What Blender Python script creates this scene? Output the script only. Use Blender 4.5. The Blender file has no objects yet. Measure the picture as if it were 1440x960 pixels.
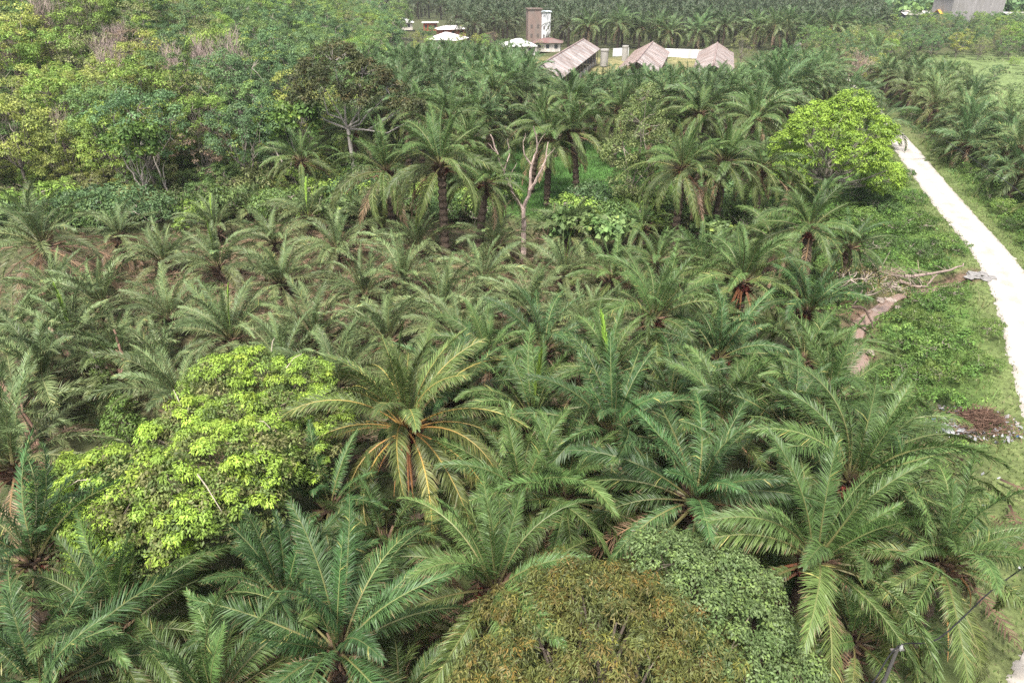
import bpy, math, random
import numpy as np
from mathutils import Vector, Matrix
rad = math.radians
SEED = 7
rnd = random.Random(SEED)
R = np.random.default_rng(SEED)

# ------------------------------------------------------------------ camera model
FPX, PITCH, CAMZ = 960.0, rad(29.0), 22.0
cp, sp = math.cos(PITCH), math.sin(PITCH)

def smooth(a, b, x):
    t = np.clip((np.asarray(x, float) - a) / (b - a), 0, 1)
    return t * t * (3 - 2 * t)

def flat_hit(px, py, z=0.0):
    u = 480 - py
    dx, dy, dz = px - 720, FPX * cp + u * sp, -FPX * sp + u * cp
    t = (z - CAMZ) / dz
    return (dx * t, dy * t)

stream_px = [(1372, 384), (1330, 394), (1290, 402), (1262, 408), (1236, 428), (1212, 445), (1203, 470), (1212, 497), (1190, 530), (1165, 560)]
stream_w = [flat_hit(*p) for p in stream_px]

def seg_dist(x, y, pts):
    x = np.asarray(x, float); y = np.asarray(y, float)
    best = np.full(x.shape, 1e9)
    for (x0, y0), (x1, y1) in zip(pts[:-1], pts[1:]):
        dx, dy = x1 - x0, y1 - y0
        t = np.clip(((x - x0) * dx + (y - y0) * dy) / (dx * dx + dy * dy), 0, 1)
        best = np.minimum(best, np.hypot(x - x0 - t * dx, y - y0 - t * dy))
    return best

def forest_s(x, y):
    foot = 67 + np.clip(x + 20, -60, 20) * 0.16
    return np.minimum(y - foot, -x - 15 - 0.11 * (y - 70))

def terrain(x, y):
    x = np.asarray(x, float); y = np.asarray(y, float)
    z = 0.35 * np.sin(x * .21 + 1.3) * np.cos(y * .17) + 0.18 * np.sin(x * .53 + y * .31) + 0.1 * np.sin(y * .9 - x * .4)
    z = z * (1 - smooth(14, 30, x) * smooth(90, 70, y)) 
    z = z + 1.6 * np.exp(-(((x + 12) / 22) ** 2 + ((y - 50) / 13) ** 2))       # the cleared rise
    s = forest_s(x, y)
    z = z + 22 * smooth(-2, 85, s)
    z = z - 0.95 * np.exp(-(seg_dist(x, y, stream_w) / .95) ** 2)
    return z

def ray_dir(px, py):
    u = 480 - py
    return np.array([px - 720, FPX * cp + u * sp, -FPX * sp + u * cp]) / FPX

def hit(px, py, h=0.0):
    d = ray_dir(px, py); t = 8.0
    while t < 900:
        x, y, z = d[0] * t, d[1] * t, CAMZ + d[2] * t
        if z <= float(terrain(x, y)) + h: break
        t += 0.12 if t < 140 else 0.5
    return x, y

def proj(x, y, z):
    zz = z - CAMZ
    dep = y * cp - zz * sp
    up = y * sp + zz * cp
    return 720 + FPX * x / np.maximum(dep, .1), 480 - FPX * up / np.maximum(dep, .1), dep

def in_poly(px, py, poly):
    c = False; n = len(poly)
    for i in range(n):
        x0, y0 = poly[i]; x1, y1 = poly[i - 1]
        if (y0 > py) != (y1 > py) and px < (x1 - x0) * (py - y0) / (y1 - y0) + x0: c = not c
    return c

# ------------------------------------------------------------------ object helpers
scn = bpy.context.scene
COL = scn.collection

def thing(name, label, cat, loc=(0, 0, 0), rz=0.0, group=None, tilt=(0, 0)):
    o = bpy.data.objects.new(name, None); COL.objects.link(o)
    o.empty_display_size = .3
    o.location = loc; o.rotation_euler = (tilt[0], tilt[1], rz)
    o['label'] = label; o['category'] = cat
    if group: o['group'] = group
    return o

def part(name, me, parent=None, loc=(0, 0, 0), rot=(0, 0, 0), sc=1.0, label=None):
    o = bpy.data.objects.new(name, me); COL.objects.link(o)
    o.location = loc; o.rotation_euler = rot
    o.scale = (sc, sc, sc) if not isinstance(sc, tuple) else sc
    if parent: o.parent = parent
    if label: o['label'] = label
    return o

def solo(name, me, label, cat, loc=(0, 0, 0), rz=0, group=None, kind=None):
    o = part(name, me, None, loc, (0, 0, rz)); o['label'] = label; o['category'] = cat
    if group: o['group'] = group
    if kind: o['kind'] = kind
    return o

def struct(name, me, label=None):
    o = part(name, me); o['kind'] = 'structure'
    o['label'] = label or name; o['category'] = name.replace('_', ' ')
    return o

class Geo:
    def __init__(s): s.V = []; s.Q = []; s.C = []; s.M = []; s.n = 0
    def add(s, V, Q, C, m=0):
        V = np.asarray(V, float).reshape(-1, 3); Q = np.asarray(Q, int).reshape(-1, 4)
        C = np.asarray(C, float)
        if C.ndim == 1: C = np.tile(C[:3], (len(V), 1))
        s.V.append(V); s.Q.append(Q + s.n); s.C.append(C[:, :3]); s.M.append(np.full(len(Q), m)); s.n += len(V)
    def arr(s): return np.concatenate(s.V), np.concatenate(s.Q), np.concatenate(s.C), np.concatenate(s.M)
    def addgeo(s, g, M=None, off=(0, 0, 0), tint=None):
        V, Q, C, m = g
        if M is not None: V = V @ M.T
        V = V + np.asarray(off)
        if tint is not None: C = C * np.asarray(tint)
        s.V.append(V); s.Q.append(Q + s.n); s.C.append(C); s.M.append(m); s.n += len(V)
    def mesh(s, name, mats, smoothf=False):
        V, Q, C, M = s.arr()
        return make_mesh(name, V, Q, C, M, mats, smoothf)

def make_mesh(name, V, Q, C, M, mats, smoothf=False):
    me = bpy.data.meshes.new(name)
    me.vertices.add(len(V)); me.vertices.foreach_set('co', V.astype(np.float32).ravel())
    me.loops.add(len(Q) * 4); me.loops.foreach_set('vertex_index', Q.astype(np.int32).ravel())
    me.polygons.add(len(Q)); me.polygons.foreach_set('loop_start', np.arange(0, len(Q) * 4, 4, dtype=np.int32))
    try: me.polygons.foreach_set('loop_total', np.full(len(Q), 4, dtype=np.int32))
    except Exception: pass
    if not isinstance(mats, (list, tuple)): mats = [mats]
    for m in mats: me.materials.append(m)
    me.polygons.foreach_set('material_index', M.astype(np.int32))
    me.polygons.foreach_set('use_smooth', np.full(len(Q), bool(smoothf)))
    me.update(calc_edges=True)
    ca = me.color_attributes.new('col', 'FLOAT_COLOR', 'POINT')
    ca.data.foreach_set('color', np.concatenate([np.clip(C, 0, 4), np.ones((len(C), 1))], 1).astype(np.float32).ravel())
    me.validate()
    return me

def rotz(a):
    c, s = math.cos(a), math.sin(a); return np.array([[c, -s, 0], [s, c, 0], [0, 0, 1.]])

def tube(g, pts, radii, sides=6, col=(.2, .15, .1), m=0, jit=0, rng=R):
    pts = np.asarray(pts, float); n = len(pts)
    T = np.gradient(pts, axis=0); T /= np.linalg.norm(T, axis=1, keepdims=True) + 1e-9
    ref = np.array([0, 0, 1.]) if abs(T[0][2]) < .9 else np.array([1., 0, 0])
    A = np.cross(T, ref); A /= np.linalg.norm(A, axis=1, keepdims=True) + 1e-9
    B = np.cross(T, A)
    ang = np.linspace(0, 2 * math.pi, sides, endpoint=False)
    rr = np.asarray(radii, float)[:, None] * np.ones(sides)[None]
    if jit: rr = rr * (1 + rng.uniform(-jit, jit, rr.shape))
    V = pts[:, None] + rr[..., None] * (np.cos(ang)[None, :, None] * A[:, None] + np.sin(ang)[None, :, None] * B[:, None])
    Q = []
    for i in range(n - 1):
        for k in range(sides):
            k2 = (k + 1) % sides
            Q.append((i * sides + k, i * sides + k2, (i + 1) * sides + k2, (i + 1) * sides + k))
    C = np.asarray(col, float)
    if C.ndim == 2: C = np.repeat(C, sides, axis=0)
    g.add(V.reshape(-1, 3), Q, C, m)

def box(g, c, s, rz=0, col=(.5, .5, .5), m=0):
    c = np.array(c, float); s = np.array(s, float) / 2
    V = np.array([[x, y, z] for z in (-1, 1) for y in (-1, 1) for x in (-1, 1)], float) * s
    V = V @ rotz(rz).T + c
    Q = [(0, 2, 3, 1), (4, 5, 7, 6), (0, 1, 5, 4), (2, 6, 7, 3), (0, 4, 6, 2), (1, 3, 7, 5)]
    g.add(V, Q, col, m)

# ------------------------------------------------------------------ materials
def new_mat(name):
    m = bpy.data.materials.new(name); m.use_nodes = True
    nt = m.node_tree; nt.nodes.clear()
    return m, nt, nt.nodes, nt.links

def leaf_mat(name, rough=.5, spec=.4, trans=.22, hv=.03, vv=.25, noise=.0, sheen=0.0):
    m, nt, N, L = new_mat(name)
    out = N.new('ShaderNodeOutputMaterial'); bs = N.new('ShaderNodeBsdfPrincipled')
    at = N.new('ShaderNodeVertexColor'); at.layer_name = 'col'
    oi = N.new('ShaderNodeObjectInfo'); hs = N.new('ShaderNodeHueSaturation')
    mr = N.new('ShaderNodeMapRange'); mr.inputs[3].default_value = 1 - vv; mr.inputs[4].default_value = 1 + vv
    mh = N.new('ShaderNodeMapRange'); mh.inputs[3].default_value = .5 - hv; mh.inputs[4].default_value = .5 + hv * .15
    ml = N.new('ShaderNodeMath'); ml.operation = 'MULTIPLY'; ml.inputs[1].default_value = 7.31
    fr = N.new('ShaderNodeMath'); fr.operation = 'FRACT'
    L.new(oi.outputs['Random'], mr.inputs[0]); L.new(oi.outputs['Random'], ml.inputs[0]); L.new(ml.outputs[0], fr.inputs[0]); L.new(fr.outputs[0], mh.inputs[0])
    L.new(at.outputs[0], hs.inputs['Color']); L.new(mr.outputs[0], hs.inputs['Value']); L.new(mh.outputs[0], hs.inputs['Hue'])
    L.new(hs.outputs[0], bs.inputs['Base Color'])
    bs.inputs['Roughness'].default_value = rough; bs.inputs['Specular IOR Level'].default_value = spec
    if trans > 0:
        tr = N.new('ShaderNodeBsdfTranslucent'); mx = N.new('ShaderNodeMixShader'); mx.inputs[0].default_value = trans
        L.new(hs.outputs[0], tr.inputs[0]); L.new(bs.outputs[0], mx.inputs[1]); L.new(tr.outputs[0], mx.inputs[2]); L.new(mx.outputs[0], out.inputs[0])
    else: L.new(bs.outputs[0], out.inputs[0])
    return m

def col_mat(name, rough=.85, spec=.2, nscale=3.0, namp=.35, bump=.3, stretch=(1, 1, 1), coord='Object', dark=(0, 0, 0), dscale=1.0, damount=0.0):
    """vertex colour times two octaves of noise; optional dirt patches of their own shape"""
    m, nt, N, L = new_mat(name)
    out = N.new('ShaderNodeOutputMaterial'); bs = N.new('ShaderNodeBsdfPrincipled'); L.new(bs.outputs[0], out.inputs[0])
    at = N.new('ShaderNodeVertexColor'); at.layer_name = 'col'
    tc = N.new('ShaderNodeTexCoord'); mp = N.new('ShaderNodeMapping'); mp.inputs['Scale'].default_value = stretch
    L.new(tc.outputs[coord], mp.inputs[0])
    n1 = N.new('ShaderNodeTexNoise'); n1.inputs['Scale'].default_value = nscale; n1.inputs['Detail'].default_value = 8; n1.inputs['Roughness'].default_value = .65
    L.new(mp.outputs[0], n1.inputs['Vector'])
    mr = N.new('ShaderNodeMapRange'); mr.inputs[1].default_value = .3; mr.inputs[2].default_value = .7
    mr.inputs[3].default_value = 1 - namp; mr.inputs[4].default_value = 1 + namp
    L.new(n1.outputs[0], mr.inputs[0])
    mu = N.new('ShaderNodeVectorMath'); mu.operation = 'SCALE'; L.new(at.outputs[0], mu.inputs[0]); L.new(mr.outputs[0], mu.inputs['Scale'])
    last = mu.outputs[0]
    if damount > 0:
        n2 = N.new('ShaderNodeTexNoise'); n2.inputs['Scale'].default_value = dscale; n2.inputs['Detail'].default_value = 6
        L.new(mp.outputs[0], n2.inputs['Vector'])
        r2 = N.new('ShaderNodeMapRange'); r2.inputs[1].default_value = .48; r2.inputs[2].default_value = .66; r2.inputs[4].default_value = damount
        L.new(n2.outputs[0], r2.inputs[0])
        mx = N.new('ShaderNodeMix'); mx.data_type = 'RGBA'; L.new(r2.outputs[0], mx.inputs[0]); L.new(last, mx.inputs[6]); mx.inputs[7].default_value = (*dark, 1)
        last = mx.outputs[2]
    L.new(last, bs.inputs['Base Color'])
    bs.inputs['Roughness'].default_value = rough; bs.inputs['Specular IOR Level'].default_value = spec
    if bump:
        bp = N.new('ShaderNodeBump'); bp.inputs['Strength'].default_value = bump; bp.inputs['Distance'].default_value = .1
        L.new(n1.outputs[0], bp.inputs['Height']); L.new(bp.outputs[0], bs.inputs['Normal'])
    return m

M_FROND = leaf_mat('palm_leaf', rough=.48, spec=.34, trans=.12, hv=.015, vv=.30)
M_LEAF = leaf_mat('broad_leaf', rough=.55, spec=.35, trans=.3, hv=.018, vv=.16)
M_COVER = leaf_mat('ground_leaf', rough=.6, spec=.3, trans=.25, hv=0, vv=0)
M_BARK = col_mat('bark', nscale=6, namp=.45, bump=.5, stretch=(1, 1, .35))
M_PALMBARK = col_mat('palm_trunk', nscale=5, namp=.5, bump=.6, stretch=(1, 1, 3))
M_GROUND = col_mat('ground', nscale=2.6, namp=.6, bump=.6, dark=(.05, .075, .02), dscale=.35, damount=.75)
M_ROAD = col_mat('pale_gravel', nscale=2.2, namp=.16, bump=.3, rough=.95, dark=(.27, .235, .19), dscale=.6, damount=.5)
M_SHEET = col_mat('rusty_sheet', nscale=.5, namp=.25, bump=.1, stretch=(1, 1, 1), rough=.6, dark=(.19, .135, .11), dscale=.35, damount=.7)
M_WALL = col_mat('plaster', nscale=.8, namp=.15, bump=.1, dark=(.18, .17, .15), dscale=.5, damount=.5, stretch=(1, 1, .4))
M_STONE = col_mat('stone', nscale=3, namp=.3, bump=.5)
M_PLAIN = col_mat('plain', nscale=2, namp=.12, bump=0)

# ------------------------------------------------------------------ palms
def frond_geo(L=6.0, th0=.8, bend=1.2, nl=62, ll=1.0, w=.055, roll=0., twist=.0, droop=.5, cleaf=(.06, .11, .035), crach=(.16, .17, .05),
              fluff=1.0, bare=.16, seg=12, rng=R, yaw=0., petr=.05, a0=75, a1=28, jitc=.22, yellow=0.0, tipdry=0.0, cpet=None, two=True):
    g = Geo()
    s = np.linspace(0, 1, seg + 1); th = th0 - bend * s ** 1.35
    ds = L / seg
    px = np.concatenate([[0], np.cumsum(np.cos(th[:-1] * .5 + th[1:] * .5))]) * ds
    pz = np.concatenate([[0], np.cumsum(np.sin(th[:-1] * .5 + th[1:] * .5))]) * ds
    py = yaw * L * s ** 2
    P = np.stack([px, py, pz], 1)
    cr = np.array(crach); cpt = np.array(cpet if cpet is not None else crach)
    cc = cpt[None] * (1 - smooth(.2, .6, s))[:, None] + cr[None] * smooth(.2, .6, s)[:, None]
    cc = np.where((s < .07)[:, None], np.array([[.09, .055, .045]]), cc)
    tube(g, P, petr * (1 - s * .88) * (1 + .8 * np.exp(-s * 18)), 4 if two else 3, cc)
    for side in (-1, 1):
        u = np.linspace(bare, .985, nl) + rng.uniform(-.4, .4, nl) / nl
        u = np.clip(u, 0, 1)
        p0 = np.stack([np.interp(u, s, P[:, k]) for k in range(3)], 1)
        t = np.interp(u, s, th)
        T = np.stack([np.cos(t), 2 * yaw * u, np.sin(t)], 1); T /= np.linalg.norm(T, axis=1, keepdims=True)
        Nn = np.stack([-np.sin(t), 0 * t, np.cos(t)], 1); B = np.cross(Nn, T)
        r = roll + twist * u
        B2 = B * np.cos(r)[:, None] + Nn * np.sin(r)[:, None]; N2 = Nn * np.cos(r)[:, None] - B * np.sin(r)[:, None]
        a = np.radians(a0 + (a1 - a0) * u ** .8 + rng.normal(0, 4.5, nl))
        e = (rng.choice([-.25, .15, .5], nl) * fluff + rng.normal(.1, .10, nl))
        D = T * np.cos(a)[:, None] + np.sin(a)[:, None] * (side * B2 * np.cos(e)[:, None] + N2 * np.sin(e)[:, None])
        Wd = T - D * np.sum(T * D, 1, keepdims=True); Wd /= np.linalg.norm(Wd, axis=1, keepdims=True) + 1e-9
        k = rng.normal(.25 * side, .22 + .2 * fluff, nl)
        Wd = Wd * np.cos(k)[:, None] + np.cross(D, Wd) * np.sin(k)[:, None]
        prof = np.interp((u - bare) / (1 - bare), [0, .12, .4, .7, 1], [.35, .75, 1, .85, .34])
        ln = (ll * prof * rng.uniform(.82, 1.1, nl))[:, None]
        p1 = p0 + D * ln * .5
        dr = (droop * rng.uniform(.5, 1.5, nl))[:, None] * np.array([0, 0, -1.])
        D2 = D + dr + rng.normal(0, .08, (nl, 3)); D2 /= np.linalg.norm(D2, axis=1, keepdims=True)
        p2 = p1 + D2 * ln * .52
        p1 = p1 + dr * ln * .08
        V = np.stack([p0 - Wd * w * .3, p0 + Wd * w * .3, p1 - Wd * w * .5, p1 + Wd * w * .5, p2 - Wd * w * .08, p2 + Wd * w * .08], 1)
        b = np.arange(nl)[:, None] * 6
        Q = np.concatenate([b + [0, 1, 3, 2], b + [2, 3, 5, 4]], 0)
        c = np.array(cleaf)[None] * (1 + rng.normal(0, jitc, (nl, 1))).clip(.4, 1.8)
        yl = rng.random(nl) < yellow
        c[yl] = np.array([.3, .3, .09]) * rng.uniform(.7, 1.2, (yl.sum(), 1))
        C = np.repeat(c[:, None], 6, 1)
        if tipdry > 0:
            tdm = (rng.random(nl) < tipdry)[:, None]
            C[:, 4:] = np.where(tdm[..., None], np.array([.24, .17, .09]), C[:, 4:])
        g.add(V.reshape(-1, 3), Q, C.reshape(-1, 3))
    return g

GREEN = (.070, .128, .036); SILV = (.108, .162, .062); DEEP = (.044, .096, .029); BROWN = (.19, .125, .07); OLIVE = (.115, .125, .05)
def frond_set(tag, cleaf, cpet, crach, nl=62, w=.056, bins=8, reps=3, L=6., droop=.5, tipdry=.06, yellow=.01, two=True, seg=12, fluff=1., straight=0., ll=1.05):
    out = []
    for b in range(bins):
        f = b / (bins - 1)
        row = []
        for r in range(reps):
            th0 = rad(86 - 84 * f ** 1.05 + rnd.uniform(-4, 4)); bend = rad(30 + 66 * f ** .6 * (1 - straight) + rnd.uniform(-12, 24))
            c = np.array(cleaf) * (1.12 - .12 * f) * np.array([1 + .35 * f * f, 1, 1])
            g = frond_geo(L, th0, bend, nl, ll, w, roll=rnd.uniform(-.5, .5), twist=rnd.uniform(-.8, .8), droop=droop * (.35 + .75 * f) * rnd.choice([.6, 1, 1.5]), cleaf=c,
                          crach=np.array(crach) * f ** .5 + np.array((.16, .19, .07)) * (1 - f ** .5), cpet=np.array(cpet) * f ** .5 + np.array((.16, .16, .06)) * (1 - f ** .5), fluff=fluff * rnd.choice([.3, .5, 1.2]), yaw=rnd.uniform(-.16, .16), rng=R, tipdry=tipdry + .12 * f, yellow=yellow, two=two, seg=seg,
                          bare=.13 + .08 * f, petr=.055)
            row.append(g)
        out.append(row)
    return out

def as_mesh(sets, name='frond'):
    return [[g.mesh(name, M_FROND) for g in row] for row in sets]

PET = (.17, .16, .06); RACH = (.17, .20, .075)
NEAR_SETS = {
    'green': as_mesh(frond_set('g', GREEN, PET, RACH, nl=128, w=.041, droop=.9, ll=.82, reps=4)),
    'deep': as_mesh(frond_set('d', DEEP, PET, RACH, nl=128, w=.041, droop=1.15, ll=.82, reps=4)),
    'hero': as_mesh(frond_set('h', (.082, .128, .036), (.42, .24, .06), (.46, .36, .09), nl=124, w=.042, droop=.9, fluff=.5, yellow=.02, ll=.85)),
    'silver': as_mesh(frond_set('s', SILV, (.2, .2, .09), (.24, .26, .12), nl=88, droop=.6, w=.048, ll=.8)),
}
DEAD = [frond_geo(5.2, rad(rnd.uniform(-50, 0)), rad(rnd.uniform(40, 75)), 40, .85, .05, droop=1.4, cleaf=(.21, .145, .085), crach=(.30, .19, .10), fluff=.5, rng=R, jitc=.3, petr=.05).mesh('frond', M_FROND) for _ in range(5)]
STALK = [frond_geo(3.0, rad(rnd.uniform(-45, -5)), rad(rnd.uniform(25, 55)), 3, .1, .02, cleaf=(.2, .14, .08), crach=(.34, .18, .07), cpet=(.28, .13, .06), rng=R, petr=.06).mesh('frond', M_FROND) for _ in range(3)]
SPEAR = [frond_geo(4.2, rad(88), rad(rnd.uniform(2, 14)), 46, .62, .07, droop=-.05, cleaf=(.20, .34, .05), crach=(.22, .32, .07), fluff=.5, rng=R, a0=20, a1=9, bare=.3, petr=.04).mesh('spear_leaf', M_FROND) for _ in range(3)]

def trunk_mesh(h, r=.32, seed=0, col=(.085, .062, .045)):
    g = Geo(); rg = np.random.default_rng(seed)
    n = max(6, int(h * 4)); z = np.linspace(-.4, h, n)
    rr = r * (1 + .25 * np.exp(-z.clip(0) * 1.2)) * (1 + .12 * np.where(np.arange(n) % 2, 1, -1))
    tube(g, np.stack([.05 * np.sin(z * .6), .05 * np.cos(z * .5), z], 1), rr, 9, col, jit=.12, rng=rg)
    # stubs of cut leaf bases around the head of the trunk
    for i in range(34):
        a = i * 2.4; zz = h - 1.1 + i * .032; b = .22 + .2 * rg.random()
        d = np.array([math.cos(a), math.sin(a), .75]); d /= np.linalg.norm(d)
        p = np.array([math.cos(a) * r * .6, math.sin(a) * r * .6, zz])
        tube(g, [p, p + d * b, p + d * b * 1.9], [.10, .075, .03], 4, np.array([.12, .075, .05]) * rg.uniform(.6, 1.5))
    return g.mesh('trunk', M_PALMBARK)
def fruit_mesh():
    g = Geo(); rg = np.random.default_rng(3)
    for i in range(80):
        d = rg.normal(size=3); d /= np.linalg.norm(d); c = d * np.array([.18, .18, .24])
        tube(g, [c * .7, c, c + d * .07], [.05, .045, .008], 4, np.array([.11, .028, .02]) * rg.uniform(.4, 1.6))
    return g.mesh('fruit_bunch', M_PALMBARK)
FRUIT = fruit_mesh()
TRUNKS = {}
def get_trunk(h):
    k = round(h * 2) / 2
    if k not in TRUNKS: TRUNKS[k] = trunk_mesh(k, seed=int(k * 10))
    return TRUNKS[k]

ALLP = []   # world positions of every palm, to keep fills clear
def near_palm(px, py, h, L, style='green', n=34, label='', spear=False, dead=4, low=1.0, tilt=None, group='oil palms with every frond showing', up=0., loc=None, az0=None, stalks=0, dlift=.2):
    if loc is None: x, y = hit(px, py, h)
    else: x, y = loc
    z = float(terrain(x, y)); ALLP.append((x, y))
    t = thing('oil_palm', label, 'palm tree', (x, y, z), rnd.uniform(0, 6.28) if az0 is None else az0, group, tilt or (rnd.gauss(0, .07), rnd.gauss(0, .07)))
    part('trunk', get_trunk(h), t, sc=(1, 1, h / (round(h * 2) / 2)))
    S = NEAR_SETS[style]; nb = len(S)
    for i in range(n):
        f = (i + .5) / n * low + up
        a = i * 2.39996 + rnd.uniform(-.25, .25)
        b = min(nb - 1, max(0, int(f * nb + rnd.uniform(-.5, .5))))
        me = rnd.choice(S[b])
        sc = L / 6. * .93 * (.76 + .26 * min(1, f * 2.2)) * rnd.uniform(.78, 1.08)
        part('frond', me, t, (math.cos(a) * .16, math.sin(a) * .16, h - .25 * f), (rnd.gauss(0, .2), rnd.gauss(0, .16), a), sc)
    for i in range(dead):
        a = rnd.uniform(0, 6.28)
        part('frond', rnd.choice(DEAD), t, (math.cos(a) * .3, math.sin(a) * .3, h - .5), (rnd.uniform(-.2, .2), -dlift * rnd.uniform(.6, 1.2), a), L / 6 * rnd.uniform(.75, 1.0) * (1 + dlift * .5), 'dry brown hanging frond')
    for i in range(stalks):
        a = -(az0 or 0) + rad(rnd.uniform(200, 340))
        part('frond', rnd.choice(STALK), t, (math.cos(a) * .3, math.sin(a) * .3, h - .45), (0, 0, a), L / 6 * rnd.uniform(.8, 1.2), 'bare orange frond stalk')
    if h > 3.9:
        for i in range(3):
            a = rnd.uniform(0, 6.28); part('fruit_bunch', FRUIT, t, (math.cos(a) * .42, math.sin(a) * .42, h - .45), (.5, 0, a), rnd.uniform(.8, 1.2))
    if spear:
        part('spear_leaf', rnd.choice(SPEAR), t, (0, 0, h), (rnd.uniform(-.05, .05), rnd.uniform(-.05, .05), rnd.uniform(0, 6)), L / 6, 'bright yellow green unopened leaf')
    return t

def crown_geo(n, sets, L, low=1., dead=0, seed=0, up=0.):
    rg = random.Random(seed); g = Geo(); nb = len(sets)
    for i in range(n):
        f = (i + .5) / n * low + up; a = i * 2.39996 + rg.uniform(-.25, .25)
        b = min(nb - 1, max(0, int(f * nb + rg.uniform(-.5, .5))))
        gg = rg.choice(sets[b]).arr()
        sc = L / 6. * (.8 + .22 * min(1, f * 2.2)) * rg.uniform(.88, 1.07)
        k = rg.gauss(0, .22); kx = np.array([[1, 0, 0], [0, math.cos(k), -math.sin(k)], [0, math.sin(k), math.cos(k)]])
        v = rg.uniform(.82, 1.15)
        g.addgeo(gg, rotz(a) @ kx * sc, (math.cos(a) * .15, math.sin(a) * .15, -.25 * f), (v, v, v))
    for i in range(dead):
        a = rg.uniform(0, 6.28)
        dg = frond_geo(4.6, rad(rg.uniform(-55, -15)), rad(rg.uniform(20, 55)), 20, .8, .09, droop=1.3, cleaf=np.array((.20, .145, .085)) * rg.uniform(.7, 1.1), crach=(.26, .18, .09), fluff=.5, seg=6, two=False).arr()
        g.addgeo(dg, rotz(a) * L / 6, (0, 0, -.4))
    return g

MIDF = {
    'tall': frond_set('mt', (.066, .122, .042), (.22, .21, .09), (.20, .22, .09), nl=44, w=.085, reps=3, seg=8, two=False, droop=.7, tipdry=.08),
    'young': frond_set('my', (.095, .150, .050), (.22, .2, .10), (.24, .25, .12), nl=34, w=.08, reps=3, seg=8, two=False, droop=.5, tipdry=.12, straight=.1),
}
LOWF = {'tall': frond_set('lt', (.060, .098, .042), (.18, .2, .09), (.16, .2, .09), nl=11, w=.22, reps=2, seg=4, two=False, droop=.7, fluff=.8)}
CROWNS = {
    'tall': [crown_geo(34, MIDF['tall'], 6., 1.08, dead=d, seed=k).mesh('crown', M_FROND) for k, d in enumerate([0, 2, 4, 1, 3, 0])],
    'young': [crown_geo(26, MIDF['young'], 6., .92, dead=d, seed=20 + k).mesh('crown', M_FROND) for k, d in enumerate([1, 3, 5, 2, 4])],
}
SPEARLOW = SPEAR
def mid_palm(x, y, h, L, style, label, group, spear=False, skirt=False):
    z = float(terrain(x, y))
    t = thing('oil_palm', label, 'palm tree', (x, y, z), rnd.uniform(0, 6.28), group, (rnd.uniform(-.06, .06), rnd.uniform(-.06, .06)))
    part('trunk', get_trunk(max(1, h)), t, sc=(1, 1, h / (round(max(1, h) * 2) / 2)))
    part('crown', rnd.choice(CROWNS[style]), t, (0, 0, h), (0, 0, 0), L / 6)
    if skirt:
        for k in range(9):
            a = k * .7 + rnd.uniform(-.2, .2)
            part('frond', rnd.choice(DEAD), t, (0, 0, h - .3), (0, -.45, a), L / 5.6, 'dry brown frond')
    if spear: part('spear_leaf', rnd.choice(SPEAR), t, (0, 0, h), (0, 0, rnd.uniform(0, 6)), L / 6 * 1.05, 'bright yellow green unopened leaf')
    return t

# ------------------------------------------------------------------ broadleaf foliage
def leaves(g, cen, rc, per, size, pal, rng, aspect=.42, shell=.55, upb=.5, droop=.25, flush=None, flushp=0., cvar=.16, squash=.8, jit=.18, patch=False):
    n = len(cen); N = n * per
    ci = np.repeat(np.arange(n), per)
    d = rng.normal(size=(N, 3)); d[:, 2] = np.abs(d[:, 2]) * .9 - .25; d /= np.linalg.norm(d, axis=1, keepdims=True)
    rr = (shell + (1.08 - shell) * rng.random(N)) * np.asarray(rc)[ci]
    p = cen[ci] + d * rr[:, None] * np.array([1, 1, squash])
    nn = d + np.array([0, 0, upb]) + rng.normal(0, .45, (N, 3)); nn /= np.linalg.norm(nn, axis=1, keepdims=True)
    u = rng.normal(size=(N, 3)) + d * .8 + np.array([0, 0, -droop]); u -= nn * np.sum(u * nn, 1, keepdims=True); u /= np.linalg.norm(u, axis=1, keepdims=True) + 1e-9
    u = u + np.array([0, 0, -droop]) * .6
    s = np.cross(nn, u); s /= np.linalg.norm(s, axis=1, keepdims=True) + 1e-9
    ln = size * rng.uniform(.65, 1.25, N)[:, None]
    V = np.stack([p, p + u * ln * .45 - s * ln * aspect * .5, p + u * ln, p + u * ln * .45 + s * ln * aspect * .5], 1)
    pal = np.asarray(pal, float); pi = rng.integers(0, len(pal), n)
    if patch: pi = (np.floor((.5 + .5 * np.sin(cen[:, 0] * .9 + 2.2 * np.sin(cen[:, 1] * .6)) * np.sin(cen[:, 1] * .8 + 1.9 * np.sin(cen[:, 0] * .5))) * len(pal) + rng.normal(0, .45, n)).astype(int)).clip(0, len(pal) - 1)
    cb = pal[pi] * (1 + rng.normal(0, cvar, (n, 1))).clip(.5, 1.6)
    C = cb[ci] * (1 + rng.normal(0, jit, (N, 1))).clip(.45, 1.7)
    if flush is not None and flushp > 0:
        fl = (rng.random(n) < flushp)[ci] & (rng.random(N) < .75) & (d[:, 2] > .15)
        C[fl] = np.asarray(flush) * rng.uniform(.7, 1.25, (fl.sum(), 1))
    g.add(V.reshape(-1, 3), np.arange(N * 4).reshape(-1, 4), np.repeat(C, 4, 0))

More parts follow.
